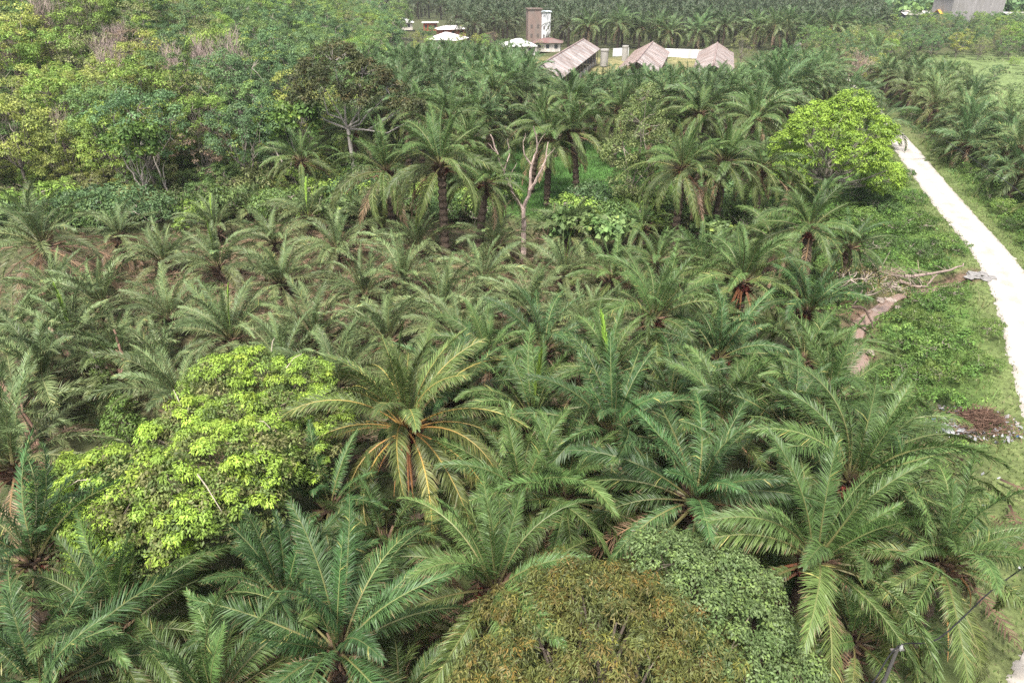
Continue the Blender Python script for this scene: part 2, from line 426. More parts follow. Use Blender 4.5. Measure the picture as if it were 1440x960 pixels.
def lobe_points(lobes, n, rng, lo=-.35, rmin=.82):
    out = []; vol = np.array([l[3] * l[4] for l in lobes]); cnt = np.maximum(3, (n * vol / vol.sum()).astype(int))
    for l, k in zip(lobes, cnt):
        d = rng.normal(size=(k * 3, 3)); d /= np.linalg.norm(d, axis=1, keepdims=True); d = d[d[:, 2] > lo][:k]
        out.append(np.array(l[:3]) + d * np.array(l[3:6]) * rng.uniform(rmin, 1.06, (len(d), 1)))
    P = np.concatenate(out)
    keep = np.ones(len(P), bool)
    for l in lobes:
        q = (P - np.array(l[:3])) / np.array(l[3:6]); keep &= (np.sum(q * q, 1) > .5)
    return P[keep]

def random_lobes(rng, rx, rz, z, n, spread=.62, sz=(.36, .6)):
    L = [(0, 0, z, rx * .66, rx * .66, rz * .75)]
    for i in range(n):
        a = i * 2.4 + rng.uniform(-.4, .4); r = rx * spread * rng.uniform(.6, 1.1); s = rng.uniform(*sz)
        L.append((math.cos(a) * r, math.sin(a) * r, z + rz * rng.uniform(-.35, .55), rx * s, rx * s, rz * s * 1.05))
    return L

def limbs(lobes, h0, r0, rng, col, npts=5, twigs=None, lean=(0, 0), tr=.035):
    g = Geo(); zt = min(l[2] for l in lobes) * .75
    base = np.array([0, 0, -.5]); fork = np.array([lean[0], lean[1], max(h0, .6)])
    m = (base + fork) / 2 + rng.normal(0, .12, 3)
    tube(g, [base, m, fork], [r0 * 1.25, r0, r0 * .85], 7, col, jit=.08)
    tips = []
    for l in lobes:
        e = np.array(l[:3]) + np.array([0, 0, l[5] * .2]); d = e - fork
        p = [fork + d * t + rng.normal(0, .13, 3) * math.sin(t * 3.14) * np.linalg.norm(d) * .35 + np.array([0, 0, -.12 * np.linalg.norm(d) * math.sin(t * 3.14)]) for t in np.linspace(0, 1, npts)]
        p[0] = fork
        tube(g, p, np.linspace(r0 * .55, r0 * .16, npts), 5, col)
        tips.append(p)
    if twigs is not None:
        allp = np.concatenate([np.array(p[2:]) for p in tips])
        for c in twigs:
            k = np.argmin(np.sum((allp - c) ** 2, 1)); a = allp[k]; mid = (a + c) / 2 + rng.normal(0, .1, 3)
            tube(g, [a, mid, c], [tr, tr * .7, tr * .35], 3, col)
    return g

def make_tree(rng, rx, rz, z, nl, nclump, per, size, pal, rc=(.5, .9), trunk_r=.2, bark=(.30, .26, .21), h0=None, lo=-.35, lobes=None, twigf=.5, **kw):
    lobes = lobes or random_lobes(rng, rx, rz, z, nl)
    P = lobe_points(lobes, nclump, rng, lo)
    g = Geo(); leaves(g, P, rng.uniform(rc[0], rc[1], len(P)), per, size, pal, rng, **kw)
    tw = P[rng.random(len(P)) < twigf]
    t = limbs(lobes, h0 if h0 is not None else z * .45, trunk_r, rng, bark, twigs=tw)
    return g.mesh('crown', M_LEAF), t.mesh('trunk', M_BARK)

def bare_tree(rng, h, spread, r0, col, depth=5, nb=3, up=.35, first=.35, sides=4):
    g = Geo()
    def grow(p, d, ln, r, k):
        n = 4; pts = [p]
        for i in range(n):
            d = d + rng.normal(0, .13, 3) + np.array([0, 0, .05]); d /= np.linalg.norm(d); pts.append(pts[-1] + d * ln / n)
        tube(g, pts, np.linspace(r, r * .6, n + 1), max(3, sides - (depth - k) // 2), col * rng.uniform(.85, 1.15))
        if k == 0: return
        for i in range(nb if k < depth else nb):
            a = rng.uniform(0, 6.28); q = np.array([math.cos(a), math.sin(a), 0]) * spread + np.array([0, 0, up])
            nd = d * .8 + q * rng.uniform(.5, 1.1); nd /= np.linalg.norm(nd)
            grow(pts[-1] if i < 2 else pts[2], nd, ln * rng.uniform(.55, .85), r * .55, k - 1)
    grow(np.array([0, 0, -.3]), np.array([0, 0, 1.]), h * first, r0, depth)
    return g
HAZE, EXPO, DEN = 0.00016, 2.30, False
# ------------------------------------------------------------------ ordinal words for labels
ORD = ['first', 'second', 'third', 'fourth', 'fifth', 'sixth', 'seventh', 'eighth', 'ninth', 'tenth', 'eleventh', 'twelfth', 'thirteenth', 'fourteenth', 'fifteenth', 'sixteenth', 'seventeenth', 'eighteenth', 'nineteenth', 'twentieth']
for _t, _n in (('twenty', 'thirtieth'), ('thirty', 'fortieth'), ('forty', 'fiftieth'), ('fifty', 'sixtieth'), ('sixty', 'seventieth'), ('seventy', 'eightieth')): ORD += [_t + '-' + w for w in ORD[:9]] + [_n]
def rowlabels(items, rowh, fmt):
    """items: dicts with px, py. Sort into tiers by picture height of the base, then left to right."""
    items = sorted(items, key=lambda i: -i['py'])
    rows = []; cur = []; y0 = None
    for it in items:
        if y0 is None or y0 - it['py'] > rowh:
            if cur: rows.append(cur)
            cur = []; y0 = it['py']
        cur.append(it)
    if cur: rows.append(cur)
    if (max(map(len, rows), default=0) > 22 and rowh > .4) and len(rows) < 70: return rowlabels(items, rowh * .75, fmt)
    for r, row in enumerate(rows):
        row.sort(key=lambda i: i['px'])
        for k, it in enumerate(row):
            it['label'] = fmt(it, ORD[r], ORD[k])
    return items

# ------------------------------------------------------------------ ground
rw_left = [(1214, 148), (1226, 168), (1243, 186), (1262, 218), (1290, 258), (1320, 298), (1350, 335), (1373, 368), (1388, 400), (1402, 440), (1413, 490), (1424, 530), (1436, 580), (1448, 650), (1456, 740), (1456, 800), (1447, 860), (1430, 915), (1405, 965), (1370, 1040)]
RL = np.array([flat_hit(*p) for p in rw_left])
Tn = np.gradient(RL, axis=0); Tn /= np.linalg.norm(Tn, axis=1, keepdims=True)
RN = np.stack([-Tn[:, 1], Tn[:, 0]], 1); RN *= np.sign(RN[:, :1])
RW = np.full(len(RL), 3.3); RW[:3] = 2.6
RC = RL + RN * RW[:, None] / 2
ROADC = [tuple(p) for p in RC]
def catmull(P, k=6):
    P = np.asarray(P, float); out = []
    Q = np.concatenate([2 * P[:1] - P[1:2], P, 2 * P[-1:] - P[-2:-1]])
    for i in range(1, len(Q) - 2):
        for t in np.linspace(0, 1, k, endpoint=False):
            a, b, c, d = Q[i - 1], Q[i], Q[i + 1], Q[i + 2]
            out.append(.5 * ((2 * b) + (c - a) * t + (2 * a - 5 * b + 4 * c - d) * t * t + (3 * b - a - 3 * c + d) * t ** 3))
    out.append(P[-1]); return np.array(out)
_terr0 = terrain
def terrain(x, y):
    z = _terr0(x, y); x = np.asarray(x, float); y = np.asarray(y, float)
    near = (x > 5) & (y < 190)
    d = np.where(near, 99., 99.)
    if np.any(near):
        d = np.where(near, seg_dist(x, y, ROADC), 99.)
    return z * smooth(1.6, 4.0, d)

CLEAR_PX = [(742, 302), (738, 205), (885, 215), (882, 302)]
def ground_col(x, y):
    """base colours of soil, grass and litter, one row per point"""
    n = len(x); c = np.tile(np.array([.075, .078, .036]), (n, 1))
    def mixc(w, col):
        nonlocal c
        w = np.clip(w, 0, 1)[:, None]; c = c * (1 - w) + np.array(col) * w
    nz = .5 + .5 * np.sin(x * .8 + 2 * np.sin(y * .45)) * np.sin(y * .7 + 1.7 * np.sin(x * .5))
    m = np.exp(-(((x + 13) / 19) ** 2 + ((y - 48) / 13) ** 2) ** 1.5)
    mixc(m * (.25 + .6 * nz), (.20, .135, .08))
    mixc(smooth(22, 27, x) * smooth(95, 80, y) * .9, (.10, .165, .040))
    mixc(smooth(14, 24, x) * smooth(30, 20, y) * .8, (.11, .15, .045))
    dr = seg_dist(x, y, ROADC)
    mixc(smooth(4.2, 1.9, dr) * (y < 190) * (.7 + .3 * nz), (.125, .15, .055))
    a, b = flat_hit(745, 300), flat_hit(880, 215)
    mixc(smooth(3, 0, np.maximum(np.maximum(-1.5 - x + 2, x - 17), np.maximum(65 - y, y - 96))), (.060, .135, .030))
    mixc(smooth(120, 128, y) * smooth(200, 190, y) * smooth(-5, 4, x) * smooth(60, 52, x) * (.5 + .5 * nz), (.25, .22, .10))
    mixc(smooth(66, 76, x - (y - 100) * .35) * smooth(92, 105, y) * smooth(170, 150, y), (.13, .19, .06))
    mixc(smooth(80, 95, x - (y - 150) * .4) * smooth(130, 145, y) * smooth(215, 190, y), (.145, .195, .07))
    ds = seg_dist(x, y, stream_w)
    mixc(smooth(1.5, .7, ds), (.13, .088, .06))
    mixc(smooth(300, 500, y) * .6, (.06, .09, .045))
    return c

def build_ground():
    xs = np.concatenate([[-1700, -900, -500, -320, -230, -180, -150, -130, -115], np.arange(-104, -40, 2.0), np.arange(-40, 22, 1.0), np.arange(22, 48, .5), np.arange(48, 110, 1.5), [112, 125, 140, 160, 190, 240, 320, 500, 900, 1700]])
    ys = np.concatenate([[-150, -60, -20, 0], np.arange(5, 28, 1.0), np.arange(28, 66, .5), np.arange(66, 120, 1.0), np.arange(120, 210, 3.), [215, 230, 250, 280, 320, 370, 450, 560, 700, 900, 1300, 2600]])
    X, Y = np.meshgrid(xs, ys); x = X.ravel(); y = Y.ravel(); z = terrain(x, y)
    nx, ny = len(xs), len(ys)
    i = np.arange(nx * ny).reshape(ny, nx)
    Q = np.stack([i[:-1, :-1], i[:-1, 1:], i[1:, 1:], i[1:, :-1]], -1).reshape(-1, 4)
    me = make_mesh('ground', np.stack([x, y, z], 1), Q, ground_col(x, y), np.zeros(len(Q), int), M_GROUND, True)
    struct('ground', me, 'brown and green plantation ground rising into a forested hill')
build_ground()

def strip(name, C, Wd, z, col, mat, label, edge=.12, thick=None):
    C = np.asarray(C); T = np.gradient(C, axis=0); T /= np.linalg.norm(T, axis=1, keepdims=True)
    N = np.stack([T[:, 1], -T[:, 0]], 1); n = len(C)
    jl = R.normal(0, edge, n); jr = R.normal(0, edge, n); Wd = np.asarray(Wd) * np.ones(n)
    rows = []
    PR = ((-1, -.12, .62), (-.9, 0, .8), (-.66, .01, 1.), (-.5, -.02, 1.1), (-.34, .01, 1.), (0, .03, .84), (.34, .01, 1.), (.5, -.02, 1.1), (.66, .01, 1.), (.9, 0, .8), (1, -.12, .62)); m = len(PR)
    for k, (f, dz, _) in enumerate(PR):
        j = jl if f < 0 else jr
        p = C + N * ((f * Wd / 2 + (j if abs(f) > .9 else 0) * np.sign(f)))[:, None]
        rows.append(np.concatenate([p, np.full((n, 1), z + dz)], 1))
    V = np.stack(rows, 1).reshape(-1, 3)
    Q = [(i * m + k, (i + 1) * m + k, (i + 1) * m + k + 1, i * m + k + 1) for i in range(n - 1) for k in range(m - 1)]
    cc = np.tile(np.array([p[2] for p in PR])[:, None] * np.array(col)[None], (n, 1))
    me = make_mesh(name, V, np.array(Q), cc, np.zeros(len(Q), int), mat, True)
    return struct(name, me, label)
RCs = catmull(RC, 14)
RWs = np.interp(np.linspace(0, 1, len(RCs)), np.linspace(0, 1, len(RW)), RW)
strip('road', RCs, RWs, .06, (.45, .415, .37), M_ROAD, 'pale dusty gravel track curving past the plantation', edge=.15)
# its far stretch, seen as a bright patch between the trees
far = np.array([flat_hit(*p) for p in [(1214, 150), (1200, 128), (1172, 100), (1146, 84), (1128, 76), (1122, 66), (1128, 56)]])
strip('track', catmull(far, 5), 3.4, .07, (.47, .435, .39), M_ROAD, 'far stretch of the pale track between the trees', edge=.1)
# side path to culvert
cv = np.array([flat_hit(*p) for p in [(1386, 378), (1372, 384), (1360, 388)]])

# water
def water_mat():
    m, nt, N, L = new_mat('muddy_water')
    out = N.new('ShaderNodeOutputMaterial'); bs = N.new('ShaderNodeBsdfPrincipled'); L.new(bs.outputs[0], out.inputs[0])
    bs.inputs['Base Color'].default_value = (.25, .175, .14, 1); bs.inputs['Roughness'].default_value = .12
    n = N.new('ShaderNodeTexNoise'); n.inputs['Scale'].default_value = 3; bp = N.new('ShaderNodeBump'); bp.inputs['Strength'].default_value = .12; bp.inputs['Distance'].default_value = .05
    L.new(n.outputs[0], bp.inputs['Height']); L.new(bp.outputs[0], bs.inputs['Normal'])
    return m
M_WATER = water_mat()
SC = catmull(stream_w, 6)
strip('stream', SC, np.interp(np.linspace(0, 1, len(SC)), [0, .35, .5, .65, 1], [.5, .7, 1.6, 2.8, 2.2]), -.60, (.5, .4, .3), M_WATER, 'muddy pinkish stream beside the track', edge=.0)
# distant lake
g = Geo(); x0, y0 = flat_hit(1300, 6); 
g.add([(x0 - 60, y0 - 25, .1), (x0 + 120, y0 - 30, .1), (x0 + 150, y0 + 60, .1), (x0 - 80, y0 + 70, .1)], [(0, 1, 2, 3)], (.7, .72, .74))
struct('lake', g.mesh('lake', M_ROAD), 'pale water far behind the palms')

# ------------------------------------------------------------------ ground cover (uncountable)
def cover(name, label, n, xr, yr, dens, size, pal, hfun, aspect=.5, per=14, rc=.28):
    x = R.uniform(*xr, n); y = R.uniform(*yr, n)
    k = R.random(n) < dens(x, y); x, y = x[k], y[k]
    px, py, d = proj(x, y, terrain(x, y)); k = (px > -60) & (px < 1500) & (py > -20) & (py < 1040); x, y = x[k], y[k]
    z = terrain(x, y) + hfun(x, y)
    g = Geo(); leaves(g, np.stack([x, y, z], 1), np.full(len(x), rc) * R.uniform(.6, 1.3, len(x)), per, size, pal, R, aspect=aspect, upb=1.1, cvar=.28, patch=True)
    o = solo(name, g.mesh(name, M_COVER), label, name.replace('_', ' '), kind='stuff')
    return o
def bumps(x, y, a=.5, f=.55):
    return a * (.5 + .5 * np.sin(x * f + 1.9 * np.sin(y * f * .8))) * (.5 + .5 * np.sin(y * f * 1.15 + 1.6 * np.sin(x * f * .7 + 1)))
def droad(x, y): return seg_dist(x, y, ROADC)
def dens_under(x, y):
    m = np.exp(-(((x + 13) / 18) ** 2 + ((y - 48) / 12) ** 2) ** 1.5)
    nz = .5 + .5 * np.sin(x * .6 + 2 * np.sin(y * .33)) * np.sin(y * .5 + 1.4 * np.sin(x * .41))
    clearing = (x > 0) & (x < 16) & (y > 66) & (y < 95)
    return np.where(clearing, .06, (1 - m * .35) * (.35 + .65 * nz)) * (droad(x, y) > 3.2) * (seg_dist(x, y, stream_w) > 1.3) * (x < 23 + (y - 40) * .12)
cover('undergrowth', 'dark green creepers and weeds on the ground under the palms', 21000, (-52, 38), (9, 76), dens_under, .17, [(.045, .085, .022), (.06, .11, .028), (.08, .12, .035), (.10, .10, .05)], lambda x, y: bumps(x, y, .5), per=15, rc=.38)
def dens_bank(x, y):
    d = droad(x, y)
    return (d > 2.6) * smooth(2.4, 5.0, d) * (x > 19 + (y - 40) * .1) * (seg_dist(x, y, stream_w) > .75) * smooth(2 + 21, 33, y) * (1 - .55 * np.exp(-((d - 3) / 1.5) ** 2))
cover('creepers', 'bright green creepers matted over the bank between stream and track', 17000, (18, 62), (24, 96), dens_bank, .19, [(.075, .15, .03), (.10, .19, .035), (.13, .21, .045), (.06, .12, .03)], lambda x, y: bumps(x, y, 1.3, 1.3) + R.uniform(-.1, .2, len(x)), per=18, rc=.30)
def dens_right(x, y):
    d = droad(x, y); rx = np.interp(y, RC[::-1, 1], RC[::-1, 0])
    return (x > rx) * smooth(2.2, 4.5, d) * .9
cover('verge_weeds', 'green weeds along the far side of the track', 9000, (30, 80), (34, 130), dens_right, .24, [(.07, .13, .035), (.09, .16, .04), (.12, .17, .05)], lambda x, y: bumps(x, y, 1.0, 1.0), per=16, rc=.42)
def dens_forest(x, y): return (forest_s(x, y) > -3.) * 1.
cover('forest_undergrowth', 'tangled shrubs and climbers filling the forest under the trees', 26000, (-120, -8), (52, 118), dens_forest, .26, [(.05, .09, .025), (.075, .12, .03), (.09, .10, .04), (.10, .085, .05), (.06, .11, .03)], lambda x, y: bumps(x, y, 3.2, .8) + .2, per=26, rc=.9)
def dens_field(x, y):
    px, py, d = proj(x, y, 0 * x)
    return (px > 1225) * (py > 60) * (py < 215) * (x > 66 + (y - 100) * .35 + 8) * (.08 + .6 * ((np.sin(x * .23 + 1.7 * np.sin(y * .17)) * np.sin(y * .2 + x * .05)) > .1))
cover('field_weeds', 'rough grass and weeds patching the light green field', 9000, (75, 200), (88, 215), dens_field, .45, [(.10, .15, .05), (.13, .18, .06), (.16, .20, .08), (.08, .13, .04), (.18, .18, .09)], lambda x, y: bumps(x, y, .7, .6), per=12, rc=.8)
# grass tufts: upright blades
def grass(name, label, n, xr, yr, dens, h, pal):
    x = R.uniform(*xr, n); y = R.uniform(*yr, n); k = R.random(n) < dens(x, y); x, y = x[k], y[k]
    px, py, d = proj(x, y, 0 * x); k = (px > -40) & (px < 1490) & (py < 1010) & (py > 0); x, y = x[k], y[k]
    p = np.stack([x, y, terrain(x, y) - .02], 1); N = len(p)
    a = R.uniform(0, 6.28, N); s = np.stack([np.cos(a), np.sin(a), 0 * a], 1) * .035
    t = R.normal(0, .35, (N, 3)); t[:, 2] = 1; t *= (h * R.uniform(.5, 1.4, N))[:, None]
    V = np.stack([p - s, p + s, p + t * .6 + s * .7, p + t], 1)
    C = np.array(pal)[R.integers(0, len(pal), N)] * R.uniform(.75, 1.25, (N, 1))
    me = make_mesh(name, V.reshape(-1, 3), np.arange(N * 4).reshape(-1, 4), np.repeat(C, 4, 0), np.zeros(N, int), M_COVER)
    solo(name, me, label, 'grass', kind='stuff')
def dens_verge(x, y):
    d = droad(x, y); return (d > 1.3) * smooth(6.5, 2.0, d) * smooth(110, 60, y)
grass('verge_grass', 'short yellow green grass edging the pale track', 90000, (16, 60), (10, 100), dens_verge, .16, [(.13, .185, .05), (.16, .20, .07), (.09, .15, .04), (.20, .19, .10)])
def dens_lawn(x, y): return ((x > 0) & (x < 16) & (y > 64) & (y < 96)) * .9 + 0.
grass('clearing_grass', 'green grass in the clearing under the tall palms', 26000, (-2, 18), (62, 98), dens_lawn, .3, [(.05, .12, .025), (.065, .15, .03), (.08, .14, .04)])

def dens_tall(x, y):
    d = droad(x, y); return (d > 2.4) * (x > 19 + (y - 40) * .1) * (seg_dist(x, y, stream_w) > 1.3) * (.25 + .75 * (np.sin(x * .7 + 1.7 * np.sin(y * .5)) > .2))
grass('tall_grass', 'taller green grass standing in patches along both sides of the track', 60000, (19, 75), (24, 110), dens_tall, .5, [(.12, .20, .045), (.16, .23, .06), (.09, .15, .035), (.22, .22, .09)])
# litter of old fronds over the cleared rise, cut and scattered: nobody could count them
g = Geo()
lit = [frond_geo(3.6, rad(6), rad(16), 16, .7, .075, droop=.25, cleaf=c, crach=(.34, .24, .15), fluff=.25, seg=4, two=False, jitc=.3).arr() for c in ((.26, .18, .115), (.30, .22, .15), (.20, .13, .08))]
for i in range(1500):
    x = rnd.gauss(-13, 15); y = rnd.gauss(47, 9)
    if y < 24 or y > 68 or x < -44 or x > 16: continue
    gg = lit[i % 3]; a = rnd.uniform(0, 6.28); s = rnd.uniform(.25, .9)
    k = rnd.uniform(-.2, .2); kx = np.array([[1, 0, 0], [0, math.cos(k), -math.sin(k)], [0, math.sin(k), math.cos(k)]])
    v = rnd.uniform(.6, 1.1); g.addgeo(gg, rotz(a) @ kx * s, (x, y, float(terrain(x, y)) + .08), (v, v, v))
for i in range(160):
    x = rnd.uniform(-20, 24); y = rnd.uniform(14, 44); gg = lit[i % 3]; a = rnd.uniform(0, 6.28)
    g.addgeo(gg, rotz(a) * .9, (x, y, float(terrain(x, y)) + .3), (.55, .5, .5))
solo('frond_litter', g.mesh('frond_litter', M_COVER), 'dry brown cut fronds scattered over the bare slope', 'litter', kind='stuff')

# ------------------------------------------------------------------ named palms of the foreground
NP = near_palm
HG = 'oil palms with every frond showing'
# px, py, h, L, style, n, label, kwargs
NP(574, 612, 5.0, 6.2, 'hero', 40, 'tall oil palm with orange frond stems and dark open centre, mid foreground', dead=1, stalks=4, az0=.4)
NP(470, 700, 2.6, 4.4, 'deep', 24, 'low dark oil palm between the light green tree and the orange stemmed palm', up=.1, low=.9)
NP(545, 760, 2.2, 4.2, 'green', 22, 'low oil palm directly below the orange stemmed palm', up=.1, low=.9)
NP(684, 830, 4.2, 5.6, 'green', 30, 'oil palm with pinkish crown base just left of the orange leaved tree', stalks=2, up=.02, low=.9)
NP(1132, 788, 4.6, 6.0, 'green', 36, 'big oil palm with long yellow ribbed fronds right of the grey green bush', stalks=3)
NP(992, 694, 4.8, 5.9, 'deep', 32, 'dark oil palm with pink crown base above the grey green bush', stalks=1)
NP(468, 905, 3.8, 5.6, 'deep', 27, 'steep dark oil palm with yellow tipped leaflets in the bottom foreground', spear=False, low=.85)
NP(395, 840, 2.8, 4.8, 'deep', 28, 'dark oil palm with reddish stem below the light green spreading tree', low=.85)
NP(160, 905, 3.8, 5.0, 'green', 30, 'broad oil palm at bottom left with one long frond held upright')
NP(60, 965, 4.0, 5.2, 'deep', 28, 'dark oil palm cut by the bottom left corner of the view')
NP(300, 985, 3.4, 5.2, 'green', 27, 'oil palm cut by the bottom edge, its fronds arching right')
NP(560, 1000, 2.4, 4.2, 'green', 24, 'low oil palm left of the orange leaved tree at the bottom edge')
NP(1330, 785, 4.2, 4.9, 'green', 34, 'oil palm beside the track at lower right with hanging fronds', stalks=2)
NP(1180, 672, 4.6, 5.9, 'green', 32, 'upright oil palm left of the rubbish heap', low=.95)
NP(1262, 706, 3.2, 4.4, 'deep', 28, 'smaller oil palm wedged between two larger ones near the rubbish heap', low=.95)
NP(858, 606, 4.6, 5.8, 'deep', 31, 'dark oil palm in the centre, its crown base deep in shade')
NP(748, 585, 4.0, 5.2, 'green', 28, 'oil palm with a bright yellow green spear right of the orange stemmed palm', spear=True)
NP(1010, 592, 4.2, 5.4, 'green', 30, 'oil palm with upright pale fronds right of the centre', spear=False)
NP(642, 560, 3.6, 5.0, 'deep', 28, 'dark oil palm half hidden behind the orange stemmed palm')
NP(1090, 596, 4.2, 5.2, 'deep', 30, 'dark oil palm midway between centre and rubbish heap')
NP(1155, 560, 4.4, 5.4, 'green', 30, 'oil palm next to the muddy stream with arched fronds', spear=False)
NP(1120, 500, 4.0, 5.0, 'green', 30, 'oil palm just left of the muddy stream bend')
NP(1015, 500, 4.0, 5.0, 'deep', 30, 'dark drooping oil palm below the yellow stalked palm')
NP(905, 445, 4.2, 5.8, 'green', 32, 'wide pale oil palm in the middle of the plantation behind the centre', low=.95)
NP(872, 525, 3.8, 5.0, 'green', 28, 'oil palm with a tall yellow green spear near the centre', spear=True)
NP(760, 490, 3.4, 4.8, 'deep', 28, 'low dark oil palm up and right of the orange stemmed palm')
NP(685, 500, 3.0, 4.4, 'green', 26, 'small oil palm straight behind the orange stemmed palm')
NP(1045, 392, 5.2, 5.4, 'green', 36, 'oil palm with fan of yellow hanging stalks in front of the green clump', stalks=9, dead=1)
NP(1150, 318, 5.6, 5.2, 'green', 34, 'tall oil palm below the big bright green tree', low=.95)
NP(1195, 345, 3.6, 3.8, 'deep', 28, 'oil palm at right below the big bright green tree, near the track')
NP(1130, 432, 4.4, 4.6, 'deep', 28, 'dark oil palm right of the yellow stalked palm')
NP(735, 690, 3.2, 5.0, 'green', 28, 'oil palm between the orange stemmed palm and the centre, lower crown')
NP(895, 735, 2.2, 4.2, 'deep', 28, 'shaded oil palm just above the orange leaved tree')
NP(1075, 845, 1.6, 3.2, 'deep', 20, 'low shaded oil palm behind the grey green bush')
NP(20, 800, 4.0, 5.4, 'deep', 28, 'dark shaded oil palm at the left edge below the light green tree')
NP(30, 650, 4.0, 5.2, 'silver', 28, 'oil palm with brown dry fronds at the left edge beside a dead stump', dead=14, dlift=.45, low=.7)
NP(240, 560, 3.0, 4.6, 'silver', 26, 'grey green oil palm behind the light green spreading tree', dead=1)
NP(950, 560, 3.4, 5.0, 'deep', 26, 'oil palm crowded between two centre palms')
NP(1222, 600, 3.4, 4.2, 'green', 28, 'oil palm leaning towards the grassy bank', tilt=(-.02, .12))
NP(810, 690, 3.4, 5.2, 'green', 28, 'oil palm below the centre with fronds arching to the left')
NP(1200, 900, 2.0, 4.0, 'green', 18, 'small oil palm in the shade at the bottom right')

# young and middle palms of the cleared rise: px, py, h, L, spear, dead
YG = [(325, 478, 2.4, 4.9, 1, 1), (445, 478, 1.6, 4.5, 0, 2), (240, 452, 1.6, 4.6, 0, 2), (145, 430, 1.8, 4.3, 0, 1), (100, 490, 2.0, 4.6, 1, 2), (512, 420, 1.4, 4.2, 0, 2),
      (392, 402, 1.4, 4.2, 0, 3), (310, 378, 1.5, 4.2, 1, 1), (228, 372, 1.6, 4.0, 0, 1), (566, 395, 1.5, 4.4, 0, 2), (680, 398, 1.4, 4.1, 0, 1), (622, 442, 1.4, 4.2, 0, 2),
      (472, 352, 1.4, 4.2, 0, 2), (388, 345, 1.4, 3.9, 0, 2), (522, 315, 1.8, 4.2, 0, 2), (432, 308, 1.6, 3.9, 1, 1), (352, 300, 1.6, 3.8, 0, 1), (302, 325, 1.4, 3.7, 1, 1),
      (588, 352, 1.5, 4.2, 1, 2), (748, 440, 1.6, 4.2, 0, 1), (795, 392, 1.6, 4.4, 1, 1), (545, 482, 1.6, 4.4, 0, 2), (170, 520, 1.8, 4.6, 0, 2), (60, 540, 2.4, 4.8, 0, 3), (20, 480, 2.4, 4.6, 0, 3),
      (230, 530, 1.8, 4.4, 0, 2), (395, 520, 1.8, 4.4, 0, 2), (800, 335, 1.8, 4.0, 0, 1), (20, 585, 2.4, 4.6, 0, 4), (640, 480, 1.8, 4.4, 0, 1), (470, 545, 1.8, 4.4, 0, 2), (75, 420, 1.6, 4.0, 0, 1), (700, 350, 1.6, 3.9, 0, 1), (835, 470, 2.4, 4.6, 0, 1), (960, 500, 2.4, 4.6, 0, 1)]
items = [dict(px=a, py=b, h=c, L=d, sp=e, dead=f) for a, b, c, d, e, f in YG]
def fy(it, r, k):
    adj = 'with yellow-green spear' if it['sp'] else ('with dry brown fronds' if it['dead'] > 1 else 'with arched fronds')
    return f"young oil palm {adj} on cleared slope, {r} row back, {k} from left"
for it in rowlabels(items, 42, fy):
    NP(it['px'], it['py'] - 4, it['h'] * rnd.uniform(.6, 1.0), it['L'] * rnd.uniform(1.0, 1.2), 'silver', 31, it['label'], spear=bool(it['sp']), dead=it['dead'], low=.82, group='young oil palms on the cleared slope')

for px, py, h, L, lb in [(985, 372, 2.4, 4.4, 'oil palm crowded against the left side of the yellow stalked palm'), (925, 368, 2.0, 4.2, 'low oil palm between the vine covered tree and the wide pale palm'), (858, 392, 2.0, 4.2, 'low oil palm just below the big leaved pale shrubs'),
                         (1085, 335, 3.0, 4.4, 'oil palm above and right of the yellow stalked palm'), (1000, 450, 2.6, 4.6, 'low oil palm straight below the yellow stalked palm'), (905, 320, 2.2, 4.0, 'small oil palm at the foot of the vine covered tree'), (1110, 262, 3.4, 4.2, 'oil palm in the shade under the bright green dome tree')]:
    NP(px, py, h, L, 'green', 28, lb, dead=2)
# tall palms standing at the back of the slope: px, py, h, L
TG = [(622, 232, 7.4, 6.0, 'tall oil palm right of the white trunked tree, wide drooping crown'), (588, 160, 7.2, 4.8, 'tall oil palm above and left of the wide drooping one'), (655, 200, 7., 4.6, 'tall oil palm squeezed between two taller ones, left of the bare tree'), (868, 150, 7., 4.8, 'tall oil palm behind the vine covered tree, left side'), (925, 175, 7., 4.8, 'tall oil palm touching the top of the vine covered tree'), (1060, 170, 7., 5., 'tall oil palm left of the bright green dome tree'), (1075, 235, 6., 4.6, 'shorter oil palm under the left edge of the bright green dome tree'), (785, 140, 7.2, 4.6, 'tall oil palm above the grass clearing'), (505, 185, 6.4, 4.6, 'oil palm right behind the pale forked trunk'), (1030, 120, 7., 4.8, 'tall oil palm below the right hand shed'), (668, 255, 6.2, 4.3, 'tall oil palm just left of the forked bare tree'), (548, 232, 6.2, 5.8, 'tall oil palm next to the white trunked tree'),
      (817, 186, 7.6, 5.6, 'tall oil palm with bare dark trunk standing in the grass clearing'), (748, 172, 7.4, 4.6, 'tall oil palm behind the forked bare tree'), (690, 130, 7.8, 5.4, 'tall oil palm with round crown above the forked bare tree'),
      (962, 235, 6.6, 5.6, 'tall oil palm right of the vine covered tree, old stalks hanging'), (1018, 222, 7.0, 5.6, 'tall oil palm with brown hanging skirt left of the bright green tree'), (772, 196, 6.8, 5.0, 'tall oil palm at the left side of the grass clearing'),
      (62, 340, 3.8, 5.8, 'large oil palm with wide brown skirt at the left edge under the forest'), (166, 330, 2.6, 3.8, 'small dark oil palm with brown skirt at the forest foot'), (418, 222, 5.4, 4.6, 'drooping oil palm among pale slim trunks at the forest edge'),
      (625, 165, 7.4, 5.6, 'tall oil palm at the back right of the olive brown crowned tree'), (990, 160, 7.4, 5.4, 'tall oil palm well behind the vine covered tree')]
